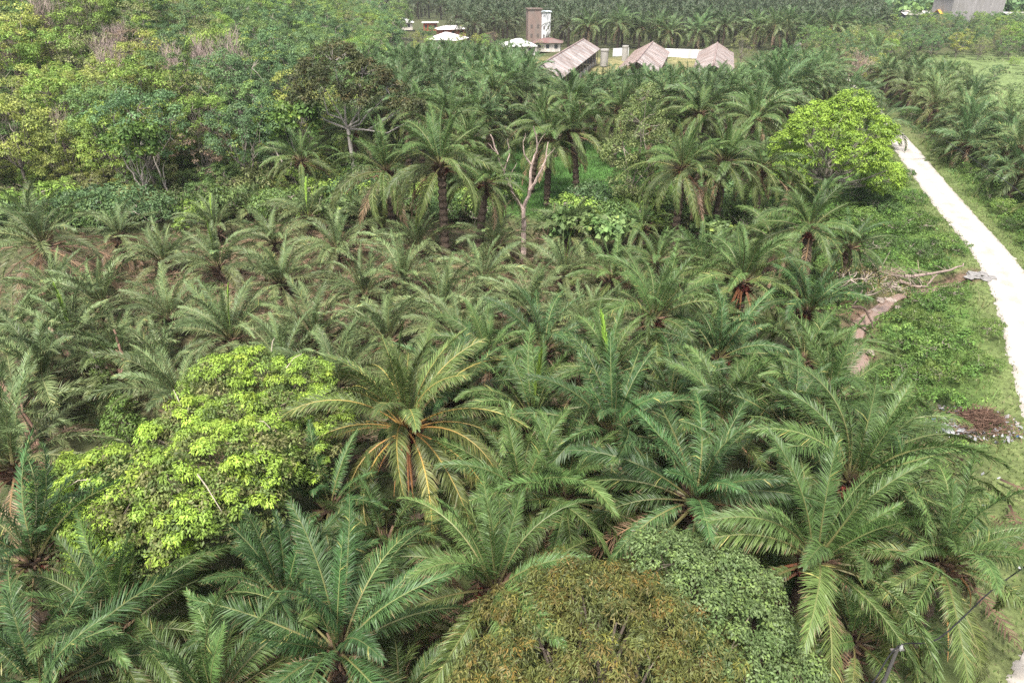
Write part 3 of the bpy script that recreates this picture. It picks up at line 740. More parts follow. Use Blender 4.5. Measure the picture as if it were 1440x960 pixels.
for px, py, h, L, lb in TG:
    brown = 'skirt' in lb
    L = L * 1.0
    if 'at the left edge' in lb or 'forest foot' in lb: NP(px, py, h, L, 'silver', 26, lb, dead=20, group='tall oil palms', low=.7, dlift=.5)
    else: NP(px, py, h, L, 'green', 36, lb, dead=10 if brown else 3, group='tall oil palms', low=1.1, stalks=3 if 'stalks' in lb else 0)

# ------------------------------------------------------------------ palm fills
def fill(poly, sp, xr, yr, mind, holes=()):
    out = []; j = 0; y = yr[0]
    while y < yr[1]:
        x = xr[0] + (sp * .5 if j % 2 else 0)
        while x < xr[1]:
            X = x + rnd.uniform(-.16, .16) * sp; Y = y + rnd.uniform(-.16, .16) * sp
            px, py, d = proj(X, Y, float(terrain(X, Y)))
            if in_poly(px, py, poly) and not any(in_poly(px, py, h) for h in holes) and all((X - a) ** 2 + (Y - b) ** 2 > mind ** 2 for a, b in ALLP):
                out.append(dict(x=X, y=Y, px=float(px), py=float(py), d=float(d)))
            x += sp
        y += sp * .866; j += 1
    for o in out: ALLP.append((o['x'], o['y']))
    return out
FA = fill([(545, 78), (700, 92), (762, 116), (870, 112), (905, 118), (1030, 116), (1110, 92), (1200, 120), (1214, 170), (1150, 190), (1070, 262), (905, 285), (900, 215), (740, 205), (735, 300), (560, 300), (512, 262), (520, 170)], 7.0, (-40, 90), (60, 190), 5.0)
for o in rowlabels(FA, 26, lambda it, r, k: f"tall grey green oil palm between slope and sheds, {r} row back, {k} from left"):
    o['st'] = 'tall'; o['h'] = rnd.uniform(6, 7.4); o['L'] = rnd.uniform(5.0, 6.0); o['g'] = 'tall oil palms in front of the long sheds'
    lim = np.interp(o['px'], [500, 560, 640, 745, 760, 840, 850, 1030, 1060, 1140, 1200], [68, 70, 64, 76, 110, 105, 98, 101, 82, 68, 112])
    hmax = (o['py'] - lim) * o['d'] / 960 - .72 * o['L']
    o['drop'] = hmax < .8; o['h'] = min(o['h'], hmax)
FA = [o for o in FA if not o['drop']]
FB = fill([(1218, 134), (1262, 124), (1322, 134), (1372, 174), (1440, 214), (1560, 280), (1560, 400), (1460, 318), (1400, 290), (1332, 228), (1282, 172), (1232, 140)], 5.0, (40, 130), (58, 150), 3.8)
for o in rowlabels(FB, 26, lambda it, r, k: f"oil palm in the dense grove right of the track, {r} row back, {k} from left"):
    o['st'] = rnd.choice(['tall', 'young']); o['h'] = rnd.uniform(2.6, 4.4); o['L'] = rnd.uniform(4.2, 5.2); o['g'] = 'oil palms of the grove right of the track'
FD = fill([(640, 60), (640, 30), (1120, 30), (1230, 40), (1240, 70), (1120, 72), (780, 70)], 8.0, (-90, 220), (188, 345), 6, [[(726, 72), (726, 46), (778, 46), (778, 72)]])
for o in rowlabels(FD, 3.5, lambda it, r, k: f"oil palm of the far plantation behind the sheds, {r} row back, {k} from left"):
    o['st'] = 'tall'; o['h'] = rnd.uniform(4.4, 6.6); o['L'] = rnd.uniform(5.8, 6.8); o['g'] = 'oil palms of the far plantation'
FE = fill([(530, 30), (530, 6), (1240, 4), (1240, 40), (1120, 30), (640, 30)], 9.5, (-150, 330), (290, 560), 7)
for o in FE: o['st'] = 'tall'; o['h'] = rnd.uniform(4.5, 7.5); o['L'] = rnd.uniform(5.8, 6.8)
FF = []
for (px, py, h, L, lb) in [(1106, 92, 6.5, 5.2, 'lone tall oil palm left of the bright bend of the far track'), (1235, 175, 3.0, 5.0, 'oil palm leaning over the track right of the bright green tree'), (1232, 70, 4.5, 4.6, 'oil palm behind the bare reddish tree'),
                           (1300, 46, 4.5, 4.6, 'oil palm in front of the long low roofs'), (1362, 40, 4, 4.2, 'oil palm right below the grey concrete building'), (1340, 40, 4, 4.2, 'oil palm at the left foot of the grey concrete building'), (1160, 128, 4.5, 5.0, 'oil palm behind the bright green tree'), (1245, 105, 3.6, 4.6, 'oil palm right of the bare reddish tree')]:
    x, y = hit(px, py, h); FF.append(dict(x=x, y=y, h=h, L=L, st='tall', label=lb, g='oil palms', d=y))
cand = sorted(FA + FB + FD + FF, key=lambda o: o['d'])
budget = 296 - len([1 for o in scn.objects if o.name.startswith('oil_palm')])
ind, rest = cand[:budget], cand[budget:] + FE
for o in ind: mid_palm(o['x'], o['y'], o['h'], o['L'], o['st'], o['label'], o['g'])
LC = [crown_geo(24, LOWF['tall'], 6., 1.05, seed=50 + k).arr() for k in range(4)]
g = Geo()
for o in rest:
    z = float(terrain(o['x'], o['y'])); v = rnd.uniform(.8, 1.2)
    g.addgeo(rnd.choice(LC), rotz(rnd.uniform(0, 6.28)) * o['L'] / 6, (o['x'], o['y'], z + o['h']), (v, v, v))
    tube(g, [(o['x'], o['y'], z - .3), (o['x'], o['y'], z + o['h'])], [.4, .3], 5, (.07, .055, .04))
solo('oil_palm_plantation', g.mesh('oil_palm_plantation', M_FROND), 'distant rows of oil palms running back to the horizon', 'palm plantation', kind='stuff')
print('PALMS', len(ind), 'rest', len(rest), 'FA', len(FA), 'FB', len(FB), 'FD', len(FD), 'FE', len(FE))
# ------------------------------------------------------------------ broadleaf trees
def place(name, meshes, label, cat, x, y, z=None, rz=None, sc=1.0, group=None, tilt=(0, 0)):
    if z is None: z = float(terrain(x, y))
    t = thing(name, label, cat, (x, y, z), rnd.uniform(0, 6.28) if rz is None else rz, group, tilt)
    part('crown', meshes[0], t, sc=sc)
    if len(meshes) > 1 and meshes[1]: part('trunk', meshes[1], t, sc=sc)
    return t
GR = {
    'bright': [(.15, .24, .045), (.18, .28, .055), (.12, .20, .04)],
    'yellow': [(.22, .26, .06), (.25, .28, .07), (.18, .22, .06)],
    'mid': [(.09, .155, .045), (.11, .175, .05), (.075, .13, .04)],
    'blue': [(.07, .13, .05), (.09, .155, .06), (.06, .115, .045)],
    'olive': [(.145, .165, .06), (.17, .185, .07), (.12, .14, .05)],
    'brown': [(.16, .125, .075), (.13, .13, .06), (.19, .14, .09)],
}
GR = {k: [tuple(np.array(c) * 1.38) for c in v] for k, v in GR.items()}
FT = []
specs = [('bright', 3.7, 3.6, 6.0), ('bright', 3.0, 3.4, 7.0), ('yellow', 3.4, 3.4, 5.8), ('mid', 3.8, 3.8, 6.2), ('mid', 3.2, 3.6, 7.0), ('blue', 3.6, 3.6, 6.0), ('blue', 3.1, 3.4, 6.6), ('olive', 3.7, 3.6, 6.0), ('olive', 3.1, 3.2, 5.6), ('brown', 3.3, 3.2, 5.8)]
for i, (k, rx, rz_, z) in enumerate(specs):
    rg = np.random.default_rng(100 + i); sparse = k in ('brown', 'olive')
    FT.append((k, make_tree(rg, rx, rz_, z, 11, 190 if not sparse else 120, 76 if not sparse else 54, .225, GR[k], rc=(.38, .75), trunk_r=.14, aspect=.5, bark=(.20, .17, .145), flush=(.24, .32, .06) if k != 'brown' else None, flushp=.12, lo=-.75, upb=.9, jit=.12)))
WORDS = {'bright': 'bright green', 'yellow': 'yellow green', 'mid': 'mid green', 'blue': 'deep green', 'olive': 'olive', 'brown': 'brownish thin-leaved'}
FH = []
yy = 60.
while yy < 262:
    xx = -150.
    while xx < -10:
        X = xx + rnd.uniform(-1.9, 1.9); Y = yy + rnd.uniform(-1.9, 1.9)
        s = float(forest_s(X, Y))
        if s > 1.5:
            z = float(terrain(X, Y)); px, py, d = proj(X, Y, z); tx, ty, _ = proj(X, Y, z + 9)
            if -90 < tx < 700 and ty > -40 and (Y < 190 or tx > 380): FH.append(dict(x=X, y=Y, z=z, px=float(px), py=float(py), s=s))
        xx += 5.0
    yy += 4.6
print('FH raw', len(FH))
FH.sort(key=lambda o: o['y'])
FH = [o for o in FH if o['px'] > -60 and not (abs(o['x'] + 16) < 6.5 and o['y'] < 79)][:298]
for o in FH:
    r = rnd.random()
    w = [3.4, 3.4, 3.2, 2.4, 2.4, 1.2, 1.2, 3, 3, 2.4]
    if o['px'] > 330: w = [1.5, 1.5, 1, 3, 3, 4, 4, 1, 1, .3]
    elif o['py'] > 150: w = [3, 3, 3.4, 2, 2, 1, 1, 3, 3, 2]
    o['k'] = rnd.choices(range(10), w)[0]
for o in rowlabels(FH, 14, lambda it, r, k: f"{WORDS[specs[it['k']][0]]} forest tree on the hill, {r} tier up, {k} from left"):
    place('forest_tree', FT[o['k']][1], o['label'], 'tree', o['x'], o['y'], o['z'], sc=rnd.uniform(.75, 1.2), group='broadleaf trees of the hillside forest')
ue = []
for i in range(110):
    X = rnd.uniform(-72, -14); s0 = rnd.uniform(-1, 13); Y = 67 + max(-60, min(0, X + 20)) * .16 + s0
    if float(forest_s(X, Y)) < -1.5: continue
    px, py, d = proj(X, Y, float(terrain(X, Y)))
    if -60 < px < 600: ue.append(dict(x=X, y=Y, px=float(px), py=float(py), k=rnd.choices([0, 1, 2, 3, 4, 7, 8], [2, 2, 3, 3, 3, 3, 3])[0]))
for o in rowlabels(ue, 12, lambda it, r, k: f"bushy {WORDS[specs[it['k']][0]]} sapling in the forest edge, {r} row back, {k} from left"):
    place('sapling_tree', FT[o['k']][1], o['label'], 'tree', o['x'], o['y'], float(terrain(o['x'], o['y'])) - 1.2, sc=rnd.uniform(.38, .62), group='bushy saplings along the forest edge')
print('FOREST', len(FH))

# bare and twiggy trees in the forest
TW = []
for i in range(3):
    rg = np.random.default_rng(200 + i)
    TW.append(bare_tree(rg, 8.5, .62, .17, np.array([.40, .31, .28]), depth=5, nb=4, up=.45, first=.36, sides=5).mesh('branches', M_BARK))
for px, py, h, sc, lb in [(335, 128, 8.5, 1.1, 'bare pinkish twiggy tree among green crowns on the hill'), (292, 108, 8.5, .9, 'grey leafless tree left of the pinkish twiggy one'), (160, 130, 8., 1.0, 'leafless pale branched tree in the middle of the hillside'),
                          (62, 62, 8.5, 1.1, 'brown leafless tree high on the hill at the left'), (30, 85, 8., .9, 'bare brown tree at the left edge of the hill'), (160, 60, 8, .8, 'small leafless tree high on the hill'),
                          (240, 118, 7, .9, 'reddish bare tree low between green crowns'), (85, 205, 6, .7, 'dark leafless tree near the forest foot'), (380, 150, 7, .8, 'thin grey leafless tree beside the olive brown crowned tree')]:
    x, y = hit(px, py, h * .7)
    o = solo('bare_tree', TW[rnd.randrange(3)], lb, 'bare tree', (x, y, float(terrain(x, y)) + .8), rnd.uniform(0, 6), 'leafless trees in the forest'); o.scale = (sc * 1.2,) * 3

# leafy shrubs along the foot of the forest, and vines over the ground there
SH = []
for i, k in enumerate(['mid', 'bright', 'blue', 'olive']):
    rg = np.random.default_rng(300 + i)
    SH.append((k, make_tree(rg, 1.9, 1.3, 1.3, 6, 60, 42, .24, GR[k], rc=(.3, .55), trunk_r=.06, h0=.3, lo=-.3)))
sh = []
for i in range(60):
    X = rnd.uniform(-62, -10); Y = 67 + min(0, (X + 20)) * .16 + rnd.uniform(-5.5, 1.0)
    sh.append((X, Y))
for i in range(26):
    sh.append((rnd.uniform(1, 22), rnd.uniform(57.5, 65.5)))
for i in range(22): sh.append((rnd.uniform(-14, 0), rnd.uniform(61, 70)))
its = []
for X, Y in sh:
    px, py, d = proj(X, Y, float(terrain(X, Y)))
    if -40 < px < 1460: its.append(dict(x=X, y=Y, px=float(px), py=float(py), k=rnd.choices(range(4), [4, 2, 3, 2])[0]))
for o in rowlabels(its, 14, lambda it, r, k: f"low {WORDS[SH[it['k']][0]]} shrub between slope and forest, {r} row back, {k} from left"):
    place('shrub', SH[o['k']][1], o['label'], 'shrub', o['x'], o['y'], sc=rnd.uniform(.7, 1.5), group='shrubs at the back of the cleared slope')

# big leaved pale green shrubs in the centre back
rg = np.random.default_rng(320)
BL = make_tree(rg, 2.0, 1.5, 2.0, 6, 46, 22, .55, [(.13, .22, .07), (.17, .26, .09), (.09, .17, .05)], rc=(.35, .6), trunk_r=.06, h0=.6, aspect=.85, flush=(.28, .38, .10), flushp=.2)
for px, py, sc, lb in [(812, 322, 1.0, 'big leaved pale shrub left of the vine covered tree'), (850, 330, .9, 'big leaved shrub at the foot of the vine covered tree'), (880, 325, .8, 'small big leaved shrub right of the vine covered tree foot'), (792, 330, .7, 'small big leaved shrub by the leaning bare stem'),
                       (1000, 330, .8, 'big leaved shrub under the palm with hanging stalks'), (480, 300, .8, 'big leaved shrub by the white trunk base')]:
    x, y = hit(px, py, 2 * sc); place('big_leaf_shrub', BL, lb, 'shrub', x, y, sc=sc, group='big leaved shrubs')

# the white trunked tree with olive brown crown
rg = np.random.default_rng(330)
lob = [(-.6, 0, 11.6, 2.7, 2.6, 1.9), (1.8, .3, 10.6, 2.2, 2.2, 1.5), (-2.8, .2, 10.2, 1.7, 1.9, 1.4), (3.9, .2, 9.2, 1.7, 1.6, 1.1), (5.6, -.2, 8.2, 1.5, 1.4, .9), (-1.4, -.6, 9.3, 1.9, 1.7, 1.2), (1.8, -1.2, 8.8, 1.6, 1.5, 1.0), (-3.8, .3, 8.5, 1.3, 1.3, 1.0), (6.6, .3, 7.1, 1.1, 1.1, .8)]
m = make_tree(rg, 0, 0, 0, 0, 300, 60, .27, [(.085, .095, .035), (.11, .115, .04), (.065, .085, .03)], rc=(.35, .7), trunk_r=.19, bark=(.36, .32, .29), h0=6.2, lobes=lob, lo=-.4, flush=(.15, .12, .05), flushp=.25, cvar=.2)
x, y = hit(500, 274); place('broadleaf_tree', m, 'tall tree with pale forked trunk and olive brown crown at the forest edge', 'tree', x, y, rz=0, sc=1.12)
# bright green climber clad slim trees left of it
rg = np.random.default_rng(331)
m = make_tree(rg, 2.6, 2.4, 7.6, 8, 90, 44, .42, [(.11, .22, .04), (.15, .28, .05), (.08, .17, .035)], rc=(.4, .7), trunk_r=.10, bark=(.28, .25, .22), h0=3.4, aspect=.6, flush=(.26, .38, .07), flushp=.15)
for px, py, sc, lb in [(432, 276, 1.0, 'slim pale stemmed tree with bright green leaves left of the white trunked tree'), (398, 268, .8, 'smaller bright green slim tree at the forest edge, left of its twin'), (216, 305, .9, 'bright green drooping tree beside the leaning bare trunk')]:
    x, y = hit(px, py); place('broadleaf_tree', m, lb, 'tree', x, y, sc=sc)

# big bright green spreading tree by the track
rg = np.random.default_rng(340)
x, y = hit(1152, 290)
lob = [(0, 0, 5.8, 4.0, 3.8, 3.2)]
for i in range(44):
    a = rg.uniform(0, 6.28); r = 5.0 * math.sqrt(rg.random()); zz = 9.8 - (r / 5.2) ** 2 * 7.2 + rg.normal(0, .35)
    s_ = rg.uniform(1.2, 2.0); lob.append((math.cos(a) * r * 1.12, math.sin(a) * r, zz, s_, s_, s_ * .75))
m = make_tree(rg, 0, 0, 0, 0, 1300, 60, .24, [(.19, .31, .04), (.22, .35, .045), (.145, .245, .04)], rc=(.3, .55), trunk_r=.3, bark=(.3, .27, .22), h0=3, lobes=lob, lo=-.45, aspect=.4, upb=1.0, squash=.7, flush=(.24, .37, .05), flushp=.4, twigf=.12)
place('spreading_tree', m, 'big bright green dome shaped tree left of the track', 'tree', x, y, rz=0, sc=1.02)

# vine clad olive tree
rg = np.random.default_rng(350)
lob = [(0, 0, 8.2, 1.8, 1.7, 1.9), (-1.2, .2, 6.4, 1.5, 1.5, 1.3), (1.2, 0, 6.6, 1.5, 1.4, 1.6), (-.6, -.3, 4.2, 1.5, 1.3, 1.4), (.9, -.2, 3.8, 1.4, 1.2, 1.6), (0, 0, 2., 1.6, 1.4, 1.3), (.3, .2, 10.2, .9, .9, 1.2)]
m = make_tree(rg, 0, 0, 0, 0, 360, 46, .2, [(.17, .215, .07), (.14, .19, .06), (.19, .22, .085)], rc=(.3, .6), trunk_r=.16, h0=2.5, lobes=lob, lo=-.8, flush=(.22, .26, .08), flushp=.3)
x, y = hit(888, 322); place('vine_clad_tree', m, 'narrow pale green tree draped in creepers right of the grass clearing', 'tree', x, y, sc=1.12)

# forked bare tree in the middle, stem of pinkish bark
def bough(name, label, px, py, lines, col, cat='dead tree', group=None, z=0):
    """lines: polylines in (right, back, up) metres from the base with radii"""
    x, y = hit(px, py, z); g = Geo()
    for pts, r0, r1 in lines:
        P = catmull(np.array(pts, float), 4); P = P + R.normal(0, .03, P.shape)
        tube(g, P, np.linspace(r0, r1, len(P)), 6, np.array(col) * R.uniform(.85, 1.1), jit=.08)
    return solo(name, g.mesh(name, M_BARK), label, cat, (x, y, float(terrain(x, y)) - .1), 0, group)
pk = (.38, .29, .25)
bough('dead_tree', 'bare pinkish dead tree forking in two near the middle back', 735, 368, [
    ([(0, 0, 0), (.05, 0, 1.4), (.05, 0, 3.2), (0, 0, 4.6)], .24, .19), ([(0, 0, 4.4), (-.8, .1, 5.8), (-1.5, .2, 7.4), (-2.0, .1, 8.8), (-2.4, 0, 10.2)], .15, .04), ([(0, 0, 4.4), (.5, 0, 6), (.6, .2, 7.8), (1.0, .2, 9.2), (.7, 0, 10.8)], .15, .04),
    ([(-1.5, .2, 7.4), (-1.1, .4, 8.6), (-1.2, .3, 9.8)], .07, .015), ([(.6, .2, 7.8), (0, 0, 9.0), (.1, 0, 10.3)], .07, .015), ([(.5, 0, 6), (1.2, -.3, 7.3), (1.7, -.3, 8.6), (1.8, 0, 9.6)], .12, .03), ([(-.8, .1, 5.8), (-1.0, -.4, 7.0), (-.5, -.6, 8.2)], .06, .015),
    ([(-2.0, .1, 8.8), (-2.7, .3, 9.5)], .03, .01), ([(1.0, .2, 9.2), (1.6, .2, 10.3)], .03, .01), ([(1.7, -.3, 8.6), (2.3, -.3, 9.3)], .03, .01)], pk)
bough('slim_bare_tree', 'thin leaning bare stem right of the forked dead tree', 762, 356, [([(0, 0, 0), (.4, 0, 1.5), (.8, .1, 3.1), (1.0, 0, 4.4)], .1, .04), ([(.4, 0, 1.5), (0, .2, 2.4)], .04, .015)], (.36, .25, .17))
for px, py, tx, lb in [(225, 306, -2.2, 'leaning dead trunk in front of the forest foot, left'), (248, 300, -1.1, 'thin pale dead trunk right of the leaning one'), (444, 276, -1.8, 'pale slim bare trunk left of the white trunk'), (430, 282, -2.6, 'leaning pale bare trunk furthest left of its group'), (443, 262, 0, 'straight slim bare trunk close to the white trunk')]:
    bough('slim_bare_tree', lb, px, py, [([(0, 0, 0), (tx * .3, .2, 1.8), (tx * .7, .3, 3.8), (tx, .4, 5.6)], .13, .05), ([(tx * .5, .25, 2.8), (tx * .3, .2, 4.4), (tx * .25 + .4, .3, 5.2)], .06, .02)], (.46, .39, .34), 'bare trunk', 'bare trunks at the forest edge')

# ------------------------------------------------------------------ left foreground: spreading light green tree, mango tree, grey green bush
rg = np.random.default_rng(360)
cx, cy = hit(285, 625, 5.0)
lob = []
pts = [(420, 520, 3.4), (350, 505, 3.8), (300, 520, 4.2), (455, 560, 3.2), (390, 560, 4.6), (320, 565, 5.0), (260, 575, 4.8), (430, 600, 3.8), (360, 610, 5.2), (290, 620, 5.6), (220, 605, 4.6), (160, 640, 4.8), (230, 650, 5.6), (120, 670, 4.2), (180, 690, 5.0), (300, 665, 5.0), (360, 650, 4.4), (250, 705, 4.8), (150, 730, 4.0), (110, 710, 3.6), (210, 740, 3.8), (330, 690, 4.0), (90, 660, 3.6), (400, 635, 3.4), (140, 760, 3.2)]
for px, py, z in pts:
    z += .6; X, Y = flat_hit(px, py, z + .9); s_ = rg.uniform(1.0, 1.5)
    lob.append((X - cx, Y - cy, z, s_, s_, s_ * .75))
P = lobe_points(lob, 1500, rg, -.5, rmin=.75)
g = Geo()
leaves(g, P, rg.uniform(.25, .5, len(P)), 70, .14, [(.14, .21, .05), (.15, .19, .055), (.11, .17, .045), (.18, .19, .07)], rg, aspect=.5, cvar=.2)
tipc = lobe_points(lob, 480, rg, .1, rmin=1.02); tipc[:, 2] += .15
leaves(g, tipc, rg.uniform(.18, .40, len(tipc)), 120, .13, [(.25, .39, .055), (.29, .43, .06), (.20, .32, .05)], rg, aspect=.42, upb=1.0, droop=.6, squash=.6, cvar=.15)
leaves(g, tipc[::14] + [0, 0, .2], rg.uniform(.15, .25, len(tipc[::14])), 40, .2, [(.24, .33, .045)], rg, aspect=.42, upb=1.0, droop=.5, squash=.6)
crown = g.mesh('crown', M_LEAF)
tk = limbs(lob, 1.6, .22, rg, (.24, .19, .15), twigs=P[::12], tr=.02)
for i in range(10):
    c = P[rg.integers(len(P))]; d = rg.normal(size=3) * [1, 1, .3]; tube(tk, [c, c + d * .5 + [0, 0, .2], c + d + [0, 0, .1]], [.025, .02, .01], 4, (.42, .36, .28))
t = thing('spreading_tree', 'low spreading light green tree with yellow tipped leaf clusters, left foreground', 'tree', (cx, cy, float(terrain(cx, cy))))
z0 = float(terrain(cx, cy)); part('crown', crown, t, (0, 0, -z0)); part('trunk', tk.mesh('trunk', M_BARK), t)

def dome(rg, R0, H, nl, base, sz=(.8, 1.3)):
    L = [(0, 0, base, R0 * .72, R0 * .72, H * .8)]
    for i in range(nl):
        a = i * 2.4 + rg.uniform(-.3, .3); u = math.sqrt((i + .5) / nl); r = R0 * u * .88
        L.append((math.cos(a) * r, math.sin(a) * r, base + H * (1 - u ** 2.2) * .78 + rg.normal(0, .15), rg.uniform(*sz), rg.uniform(*sz), rg.uniform(*sz) * .75))
    return L
rg = np.random.default_rng(370)
mx, my = hit(838, 935, 4.9)
lob = dome(rg, 4.5, 3.4, 34, 3.6)
P = lobe_points(lob, 1300, rg, -.4)
g = Geo()
leaves(g, P, rg.uniform(.22, .42, len(P)), 80, .15, [(.15, .18, .05), (.17, .19, .055), (.13, .165, .055), (.20, .185, .055)], rg, aspect=.24, droop=.7, upb=.6, cvar=.16, flush=(.26, .155, .035), flushp=.0)
k = rg.random(len(P)) < .30; Pf = P[k] + np.array([0, 0, .16])
leaves(g, Pf, rg.uniform(.16, .30, len(Pf)), 40, .13, [(.22, .21, .045), (.25, .20, .045), (.27, .19, .045), (.24, .25, .055), (.24, .19, .05)], rg, aspect=.26, droop=.7, upb=.8, squash=.6, cvar=.15)
t = thing('mango_tree', 'rounded tree with orange brown young leaves at the bottom of the view', 'tree', (mx, my, float(terrain(mx, my))))
part('crown', g.mesh('crown', M_LEAF), t); part('trunk', limbs(lob, 1.2, .2, rg, (.2, .16, .13), twigs=P[::16], tr=.02).mesh('trunk', M_BARK), t)
rg = np.random.default_rng(371)
bx_, by_ = hit(1015, 835, 4.9)
lob = []
for px, py, z in [(a_, b_, c_ + 1.9) for a_, b_, c_ in [(930, 765, 3.2), (950, 780, 3.4), (985, 775, 3.2), (975, 815, 3.2), (1030, 800, 3.0), (1060, 820, 2.6), (1010, 850, 3.0), (1050, 865, 2.6), (1085, 870, 2.2), (1030, 900, 2.6), (1075, 915, 2.2), (1105, 930, 1.8), (1050, 950, 2.2), (1090, 970, 1.6)]]:
    X, Y = flat_hit(px, py, z + .5); s_ = rg.uniform(.85, 1.1); lob.append((X - bx_, Y - by_, z, s_, s_, s_ * .8))
P = lobe_points(lob, 700, rg, -.5)
g = Geo(); leaves(g, P, rg.uniform(.2, .38, len(P)), 64, .12, [(.12, .18, .065), (.14, .20, .08), (.10, .16, .055)], rg, aspect=.5, cvar=.14, flush=(.16, .24, .07), flushp=.35)
t = thing('bush', 'grey green small leaved bush right of the orange leaved tree', 'bush', (bx_, by_, float(terrain(bx_, by_))))
part('crown', g.mesh('crown', M_LEAF), t); part('trunk', limbs(lob, .8, .12, rg, (.2, .17, .13), twigs=P[::14], tr=.02).mesh('trunk', M_BARK), t)

# creeper wrapped dead stumps at left
bough('dead_stump', 'broken branching dead stump with reddish top above the light green tree', 184, 578, [([(0, 0, 0), (0, 0, 1.6), (.1, 0, 2.8)], .16, .11), ([(.05, 0, 2.4), (.5, 0, 3.2), (.5, .1, 4.2), (.45, .1, 5.2)], .09, .05), ([(0, 0, 2.0), (-.6, 0, 2.9), (-.9, .1, 3.9)], .08, .02), ([(.5, 0, 3.3), (.2, .1, 4.0)], .04, .02)], (.27, .17, .12), 'dead stump')
x, y = hit(150, 545, 2.); rg = np.random.default_rng(380)
lob = [(0, 0, .8, .5, .5, .8), (.05, 0, 2.0, .42, .42, .8), (-.05, 0, 3.2, .35, .35, .7), (-.1, 0, 4.0, .25, .25, .5)]
m = make_tree(rg, 0, 0, 0, 0, 90, 36, .13, [(.09, .15, .035), (.12, .18, .045)], rc=(.15, .3), trunk_r=.14, h0=1, lobes=lob, lo=-.9)
place('vine_column', m, 'narrow stump wrapped in light green creepers, left', 'vine clad stump', x, y)
rg = np.random.default_rng(381)
lob = [(0, 0, 1.0, .9, .9, .8), (.5, 0, 1.7, .7, .7, .6)]
m = make_tree(rg, 0, 0, 0, 0, 50, 40, .2, [(.13, .23, .05), (.10, .19, .04)], rc=(.2, .4), trunk_r=.08, h0=.4, lobes=lob)
x, y = hit(165, 575, 2.); place('shrub', m, 'small bright shrub at the foot of the creeper wrapped stump', 'shrub', x, y)
bough('dead_palm', 'leaning reddish dead trunk with ragged top at the left edge', 70, 665, [([(0, 0, 0), (-.4, .3, 1.7), (-.8, .6, 3.4), (-1.2, .8, 5.0)], .2, .12), ([(0, 0, .6), (.05, .1, 2.2), (-.2, .2, 3.6), (0, .3, 4.8)], .11, .03), ([(-.8, .6, 3.4), (-1.6, .6, 4.3)], .06, .02)], (.27, .165, .12), 'dead trunk')
bough('dead_palm', 'leaning reddish dead trunk beside the creeper wrapped stump', 132, 545, [([(0, 0, 0), (-.5, .2, 1.2), (-1.2, .5, 2.5), (-1.9, .8, 3.6)], .17, .1), ([(-.5, .2, 1.2), (-1.0, 0, 2.6), (-1.2, 0, 3.5)], .07, .02)], (.30, .19, .14), 'dead trunk')

# ------------------------------------------------------------------ right bank: shrubs, fallen trunks, rocks, rubbish
MB = []
for i, pal in enumerate([[(.08, .16, .035), (.11, .20, .04)], [(.10, .19, .04), (.14, .23, .05)], [(.06, .12, .03), (.08, .15, .04)]]):
    rg = np.random.default_rng(400 + i)
    MB.append(make_tree(rg, 1.7, .9, .6, 8, 80, 44, .17, pal, rc=(.22, .42), trunk_r=.05, h0=.2, lo=-.1))
BK = [(1105, 262, 1.3, 2), (1130, 285, 1.4, 0), (1085, 300, 1.3, 2), (1205, 285, 1.5, 0), (1235, 245, 1.4, 0), (1100, 330, 1.3, 0), (1060, 320, 1.4, 2), (1190, 380, 1.1, 2), (1170, 350, 1.3, 0), (1215, 320, 1.4, 1), (1030, 300, 1.4, 2), (1245, 275, 1.2, 1), (1262, 255, 1.2, 2), (1235, 300, 1.3, 2), (1272, 285, 1.3, 0), (1300, 325, 1.2, 0), (1258, 330, 1.3, 0), (1318, 350, 1.1, 1), (1290, 362, 1.1, 2), (1345, 358, .8, 0), (1338, 420, .8, 1), (1305, 440, 1.0, 0), (1280, 455, .8, 1),
      (1320, 468, .9, 1), (1262, 490, .9, 0), (1300, 500, 1.0, 1), (1345, 490, .8, 1), (1275, 530, .9, 0), (1320, 535, .9, 1), (1375, 520, .8, 1), (1240, 560, .8, 0), (1385, 470, .7, 1), (1330, 385, .6, 1), (1225, 270, 1.2, 2), (1220, 355, 1.2, 2), (1398, 395, .0, 0)]
its = [dict(px=a, py=b, sc=s_, k=k) for a, b, s_, k in BK if s_ > 0]
for o in rowlabels(its, 34, lambda it, r, k: f"{['leafy green', 'light green', 'dark green'][it['k']]} mounded bush left of the track, {r} row back, {k} from left"):
    x, y = hit(o['px'], o['py']); place('bush', MB[o['k']], o['label'], 'bush', x, y, sc=o['sc'] * rnd.uniform(.75, .95), group='bushes on the bank left of the track')
its = []
for px, py in [(1330, 215), (1362, 255), (1395, 290), (1425, 322), (1450, 350), (1345, 228), (1300, 180), (1380, 265), (1412, 300), (1440, 320), (1280, 165)]:
    its.append(dict(px=px + rnd.uniform(-4, 10), py=py + rnd.uniform(-8, 4), k=rnd.randrange(3)))
for o in rowlabels(its, 60, lambda it, r, k: f"low {['leafy green', 'light green', 'dark green'][it['k']]} bush right of the track, {r} group back, {k} from left"):
    x, y = hit(o['px'], o['py']); place('bush', MB[o['k']], o['label'], 'bush', x, y, sc=rnd.uniform(.6, 1.0), group='bushes right of the track')

